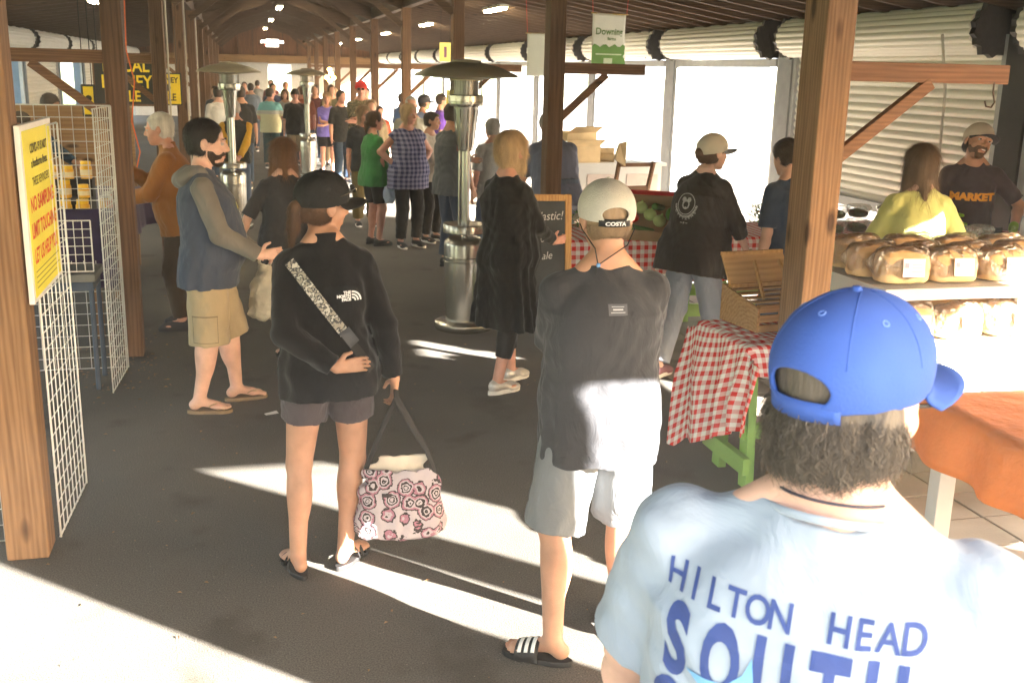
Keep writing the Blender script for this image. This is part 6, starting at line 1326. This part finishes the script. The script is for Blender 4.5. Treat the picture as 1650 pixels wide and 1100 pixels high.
human('man in plain black T-shirt and khaki shorts facing the camera', 1.04, 22.2, 174, 1.62, .013, 1.12, .05, tone='ruddy', hair=('short', 'brown'), hat=('cap', mat('cap_dark', (.03, .025, .02), .8)), top=('tee', BLK, .80, .9, .03), bottom=('shorts', K_('khaki_dark', (.17, .13, .075)), .44, .05), shoes=('flip', BLKR), seed=25)
human('blonde woman in violet T-shirt and black shorts with arms crossed', 1.62, 21.6, 178, 1.58, .013, 1.1, .04, fem=True, tone='ruddy', hair=('mid', 'blonde'), top=('tee', K_('violet', (.17, .14, .48)), .82, .6, .03), bottom=('shorts', BLK, .60, .035), shoes=('flip', BLKR), seed=26, **folded(1.08))
human('dark haired man in maroon shirt behind the violet T-shirt', 1.56, 24.2, 180, 1.68, .015, 1.1, 0, tone='tan', hair=('short', 'dark'), top=('tee', K_('maroon', (.07, .018, .018)), .8, .9, .03), bottom=('jeans', DKDEN, .12, .03), seed=27, group='people far down the aisle', face=False)
CAMO = blotch('camo', [(.06, .06, .03), (.16, .13, .07), (.03, .03, .02), (.22, .19, .12)], 18)
human('tall man in red cap and camouflage shirt with folded arms and glasses', 1.98, 18.6, 172, 1.84, .012, 1.12, .03, tone='ruddy', hair=('short', 'grey'), hat=('cap', mat('cap_red', (.42, .02, .02), .8)), top=('tee', CAMO, .8, .95, .03), bottom=('jeans', DENIM, .12, .03), sunglasses='on', seed=28, **folded(1.15))
human('grey haired man in black T-shirt and olive trousers behind the green shirted woman', 1.56, 14.4, -168, 1.58, .011, 1.05, .04, head=(.2, -.1, 0), tone='ruddy', hair=('mid', 'sandy'), top=('tee', BLK2, .82, .85, .03), bottom=('pants', K_('olive', (.12, .09, .03)), .12, .04), seed=29)
human('woman in green T-shirt and black shorts with ponytail, in profile', 1.50, 12.75, -66, 1.57, .009, 1.12, .03, fem=True, head=(-.2, .0, 0), wR=(.16, .10, .78), eR=(.5, -1, -.1), wL=(-.15, .2, .9), tone='ruddy', hair=('pony', 'brown'), top=('tee', K_('green_tee', (.035, .17, .045)), .80, .75, .035), bottom=('shorts', BLK, .58, .03), shoes=('sneaker', SH_D, SH_D), legw=1.1, seed=30)
PLAID = gingham('plaid_navy', (.022, .026, .085), (.22, .21, .30), 1/.055, uv=False)
human('woman in navy plaid sleeveless blouse and black trousers with hands on hips', 1.88, 12.55, -160, 1.67, .009, 1.18, .05, fem=True, head=(.25, -.05, 0), wR=(.19, .03, 1.02), eR=(1, -.5, .0), hR=(A(-.7, .3, -.4), A(-.3, -1, 0), .4), wL=(-.19, .03, 1.02), eL=(-1, -.5, 0), hL=(A(.7, .3, -.4), A(.3, -1, 0), .4), tone='ruddy', hair=('bob', 'blonde'), top=('tank', PLAID, .74, .25, .05), bottom=('pants', BLK, .12, .025), shoes=('sneaker', SH_D), seed=31, armw=1.15)
human('bald bearded man in light grey T-shirt behind the plaid blouse', 2.26, 14.8, 178, 1.70, .011, 1.12, .04, tone='ruddy', hair=('buzz', 'white'), beard='white', top=('tee', K_('light_grey', (.30, .30, .27)), .8, .9, .03), bottom=('jeans', DENIM, .12, .03), seed=32)
human('woman in cream sweater with sunglasses pushed up on her dark hair', 2.22, 12.95, -138, 1.57, .009, 1.06, .02, fem=True, head=(.35, 0, 0), tone='tan', hair=('short', 'dark'), top=('tank', K_('cream', (.46, .41, .33)), .84, 1.5, .03), bottom=('pants', BLK, .12, .02), shoes=('sneaker', SH_D), sunglasses='up', seed=33, **folded(1.04))
human('man in dark cap and light blue shirt turned to the right bay', 2.86, 17.4, -70, 1.66, .013, 1.1, .02, tone='tan', hair=('short', 'dark'), hat=('cap', mat('cap_charcoal', (.03, .03, .035), .8)), top=('tee', K_('sky_shirt', (.22, .28, .45)), .8, .95, .03), bottom=('jeans', DENIM, .12, .03), seed=34, group='people far down the aisle')
human('person in purple shirt half hidden by the narrow yellow sign', 3.36, 18.6, -95, 1.66, .014, 1.1, .02, tone='tan', hair=('short', 'dark'), top=('tee', K_('purple_shirt', (.10, .045, .28)), .8, .95, .03), bottom=('jeans', DKDEN, .12, .03), seed=35, group='people far down the aisle', face=False)
p = human('man in slate grey T-shirt with red print and jeans beside the heater', 2.14, 11.15, -62, 1.73, .009, 1.1, .03, head=(-.15, -.05, 0), wR=(.16, .15, .88), eR=(.4, -1, -.1), wL=(-.1, .32, 1.15), tone='tan', hair=('buzz', 'dark'), top=('tee', K_('slate', (.085, .09, .095)), .8, .85, .035), bottom=('jeans', K_('jeans_blue', (.05, .065, .10)), .12, .035), shoes=('sneaker', SH_D, SH_D), seed=36)
put_text('red_print', [(*rect2(-.05, .05, -.03, .03), .02, .36)], p['T'](0, .0, 0), p['R']@A(.3, 1, 0), p['R']@A(0, 0, 1), mat('print_red', (.4, .09, .07), .8), p['root'], .004, [p['parts']['top']], .03)
human('elderly grey haired man in pale grey shirt seen between heater and blonde woman', 2.66, 11.5, 15, 1.56, .011, 1.05, .02, tone='ruddy', hair=('short', 'grey'), top=('tee', K_('pale_shirt', (.33, .33, .32)), .8, .9, .03), bottom=('jeans', DENIM, .12, .03), seed=37, face=False)
human('man in slate blue T-shirt bending forward behind the second right post', 2.86, 9.75, 4, 1.78, .010, 1.2, .03, lean=.42, head=(0, -.7, 0), pelvis=(0, -.12, -.02), wR=(.30, .36, .78), wL=(-.30, .36, .78), tone='ruddy', hair=('short', 'grey'), top=('tee', K_('slate_blue', (.12, .135, .20)), .8, .9, .035), bottom=('jeans', DENIM, .12, .03), seed=38, face=False)
p = human('smiling bearded vendor in beige cap, brown T-shirt and green gloves behind the counter', 5.40, 7.05, 152, 1.75, .006, 1.02, 0, head=(.35, .16, -.26), lean=.06, wL=(-.30, .22, 1.02), eL=(-.9, -.4, -.5), wR=(.14, .32, 1.08), tone='tan', hair=('short', 'dark'), hat=('cap', mat('cap_cream', (.5, .42, .33), .8), mat('brim_dark', (.05, .045, .05), .8)), beard='brown', top=('tee', K_('tee_brown', (.055, .042, .048)), .8, .85, .02), bottom=('jeans', DENIM, .12, .03), seed=39, cat='person', group='market vendors', hscale=1.06)
put_text('orange_print', [(*text_mesh('MARKET', .075, 1.1, .005), .0, .27)], p['T'](0, 0, 0), p['R']@A(-1, 0, 0), p['R']@A(0, 0, 1), mat('print_orange', (.7, .3, .03), .8), p['root'], .003, [p['parts']['top']], .02)
for s_ in (-1, 1):
    W_ = p['J'][s_][2]; E_ = p['J'][s_][1]; G = SDF(.005); G.cap(W_-unit(W_-E_)*.03, W_, .036, .034, flat=0); hand(G, W_, unit(W_-E_)+A(0, .1, -.2), A(-s_, .1, 0), s_, .35, .97, infl=.004); G.mesh('glove', mat('glove_green', (.22, .42, .03), .5, .1), p['root'])
put_text('smile', [([(-.02, .004), (-.01, -.003), (.01, -.003), (.02, .004), (.012, .005), (-.012, .005)], [(0, 1, 2, 3, 4, 5)], 0, 0)], p['HP'](0, .098, -.064), p['Hr']@A(-1, 0, 0), p['Hr']@A(0, 0, 1), mat('teeth', (.7, .68, .62), .4, bump=0), p['root'], .001)
human('woman with long straight brown hair in pale yellow sweater at the vendor counter', 3.98, 5.66, -14, 1.69, .0065, 1.0, 0, fem=True, head=(.05, -.08, 0), wR=(.28, .26, 1.02), eR=(1, -.6, -.5), wL=(-.22, .28, 1.02), eL=(-.7, -1, -.5), tone='fair', hair=('long', 'dirty'), top=('sweat', K_('pale_yellow', (.45, .43, .15)), 1.04, 1.85, .045), bottom=('pants', K_('ink_pants', (.02, .022, .035)), .12, .02), seed=40, hscale=1.03)
human('person in navy shirt almost hidden behind the thick right post', 3.66, 6.62, 20, 1.66, .010, 1.05, .0, head=(0, -.3, 0), lean=.1, tone='fair', hair=('short', 'dark'), top=('tee', K_('navy_shirt', (.03, .045, .075)), .8, .9, .04), bottom=('jeans', DKDEN, .12, .03), seed=41, face=False)
human('seated looking person in brown cap behind the wire grid at the left edge', -2.22, 11.9, -110, 1.55, .012, 1.05, 0, tone='tan', hair=('short', 'dark'), hat=('cap', mat('cap_brown', (.06, .04, .025), .8)), top=('sweat', K_('brown_check', (.09, .06, .045)), .8, 1.9, .03), bottom=('jeans', DKDEN, .12, .03), seed=42, group='market vendors')
human('stall keeper with dark curly hair in blue plaid shirt behind the honey jars', -2.02, 12.5, -125, 1.72, .012, 1.05, 0, head=(0, -.35, 0), wR=(.1, .4, 1.05), tone='tan', hair=('short', 'dark'), top=('sweat', gingham('plaid_blue', (.012, .02, .035), (.05, .09, .13), 1/.07, uv=False), .8, 1.9, .03), bottom=('jeans', DKDEN, .12, .03), seed=43, group='market vendors')
far = [('man in white shirt at the left side of the far crowd', -.42, 20.2, 20, 1.68, 'dark', (.5, .5, .48), DKDEN), ('broad man in black shirt behind the far left heater', -.02, 19.0, 10, 1.72, 'dark', (.015, .015, .015), DKDEN), ('person in grey hooded top far off by the bright doorway', .50, 36, -20, 1.6, 'dark', (.25, .25, .25), DKDEN), ('person in maroon shirt standing at the bright doorway', .85, 33, 170, 1.66, 'dark', (.16, .03, .03), DKDEN), ('bald man in white T-shirt at the right edge of the doorway', 1.14, 29.5, 185, 1.66, 'grey', (.6, .6, .58), DENIM),
       ('person in lilac shirt next to the far steel wall', 1.72, 29.8, 190, 1.62, 'dark', (.16, .11, .35), DKDEN), ('boy with brown hair peering over the black T-shirt', 1.34, 25.8, 175, 1.62, 'brown', (.05, .04, .04), DKDEN), ('person in blue top half behind the fourth right post', 2.98, 20.6, -60, 1.62, 'dark', (.08, .14, .3), DENIM), ('person in orange red shirt farther right in the crowd', 2.42, 19.6, 190, 1.4, 'dark', (.5, .07, .03), DENIM), ('person in dark top at the far left of the crowd', -.55, 24.0, 160, 1.62, 'dark', (.04, .05, .06), DKDEN),
       ('person in navy top between the banded T-shirt and the far heater', .72, 26.5, 190, 1.66, 'dark', (.03, .04, .08), DKDEN), ('person in rust shirt behind the black T-shirt man', 1.28, 23.6, 10, 1.66, 'brown', (.22, .06, .03), DKDEN), ('person in olive shirt behind the violet T-shirt woman', 1.86, 23.4, 185, 1.70, 'brown', (.09, .08, .04), KHAKI), ('person in white top deep in the crowd right of the violet T-shirt', 2.10, 25.5, 170, 1.60, 'blonde', (.5, .48, .44), DKDEN), ('person in black top left of the red capped man', 1.74, 19.8, -150, 1.66, 'dark', (.02, .02, .02), DKDEN), ('person in tan shirt right behind the black and olive dressed man', 1.84, 15.9, 175, 1.62, 'sandy', (.2, .16, .1), KHAKI), ('person in grey blue shirt in the middle of the far aisle', .22, 27.5, 5, 1.64, 'dark', (.12, .15, .2), DKDEN), ('person in brick red shirt far down the left side', .08, 31, 180, 1.62, 'dark', (.25, .06, .04), DENIM), ('person in charcoal shirt deep between right posts', 2.5, 22.5, 170, 1.68, 'dark', (.04, .04, .045), DKDEN)]
for i, (l, x, y, a, H_, hc, c, b_) in enumerate(far):
    human(l, x, y, a, H_, .018, 1.08, .02, tone=('fair', 'tan', 'ruddy')[i % 3], hair=('short' if i != 4 else 'buzz', hc), top=('tee', K_('far_top%d' % i, c), .8, (.9, 1.8)[i in (2, 0)], .03), bottom=('jeans', b_, .12, .03), seed=50+i, face=False, group='people far down the aisle')
# held greens and bag of the green shirted woman
herb(1.74, 12.60, .62, 'long green lettuce leaves hanging from the hand of the green shirted woman', .08, 160, (.06, .22, .03), 'lettuce', .2)
t = thing('small_plastic_bag', 'small bluish white plastic bag beside the black shorts', 'bag', (1.66, 12.62, 0)); G = SDF(.01); G.loft((0, 0, .52), np.eye(3), [0, .06, .2, .28], [.05, .09, .07, .02], [.04, .06, .05, .02], [0]*4); G.mesh('bag_body', mat('blue_plastic', (.4, .48, .62), .4, .1, 9, .8, 20), t, .006); MB().tube([(0, 0, .78), (.02, 0, .84)], .008, 5).build('handle', MATS['blue_plastic'], t)
# glowing orange lantern string far down the aisle
t = thing('lantern_string', 'glowing orange lantern cluster hanging in front of a far post', 'lantern', (2.15, 27.5, 1.78)); 
for k, (a, b, c) in enumerate(((0, 0, .24), (.04, .0, .14), (-.07, 0, .05), (.10, 0, .04), (0, .03, -.03))): MB().lathe([(.055*math.sin(PI*i/6), .05*math.cos(PI*i/6)) for i in range(7)], (a, b, c), 10).build('lantern', mat('lantern_glow', (1, .55, .12), .5, 0, emit=3), t, 2)
MB().tube([(0, .0, .29), (0, 0, 1.2)], .004, 4).build('cord', M_BLACK, t)
# ---------------- haze volume, added to lift the darks like lens glare ----------------
hb = MB().bb(-70, 70, -9, 130, -1.3, 15).build('glare_veil', mat('tmp_veil', (1, 1, 1)))
hm, ht, hp = nodes_new('veil_volume'); ht.nodes.remove(hp); pv = ht.nodes.new('ShaderNodeVolumePrincipled'); pv.inputs['Color'].default_value = (1, .96, .9, 1); pv.inputs['Density'].default_value = .0035; pv.inputs['Anisotropy'].default_value = .2
lnk(ht, pv.outputs[0], ht.nodes['Material Output'].inputs['Volume']); hb.data.materials.clear(); hb.data.materials.append(hm); tag(hb, kind='stuff')
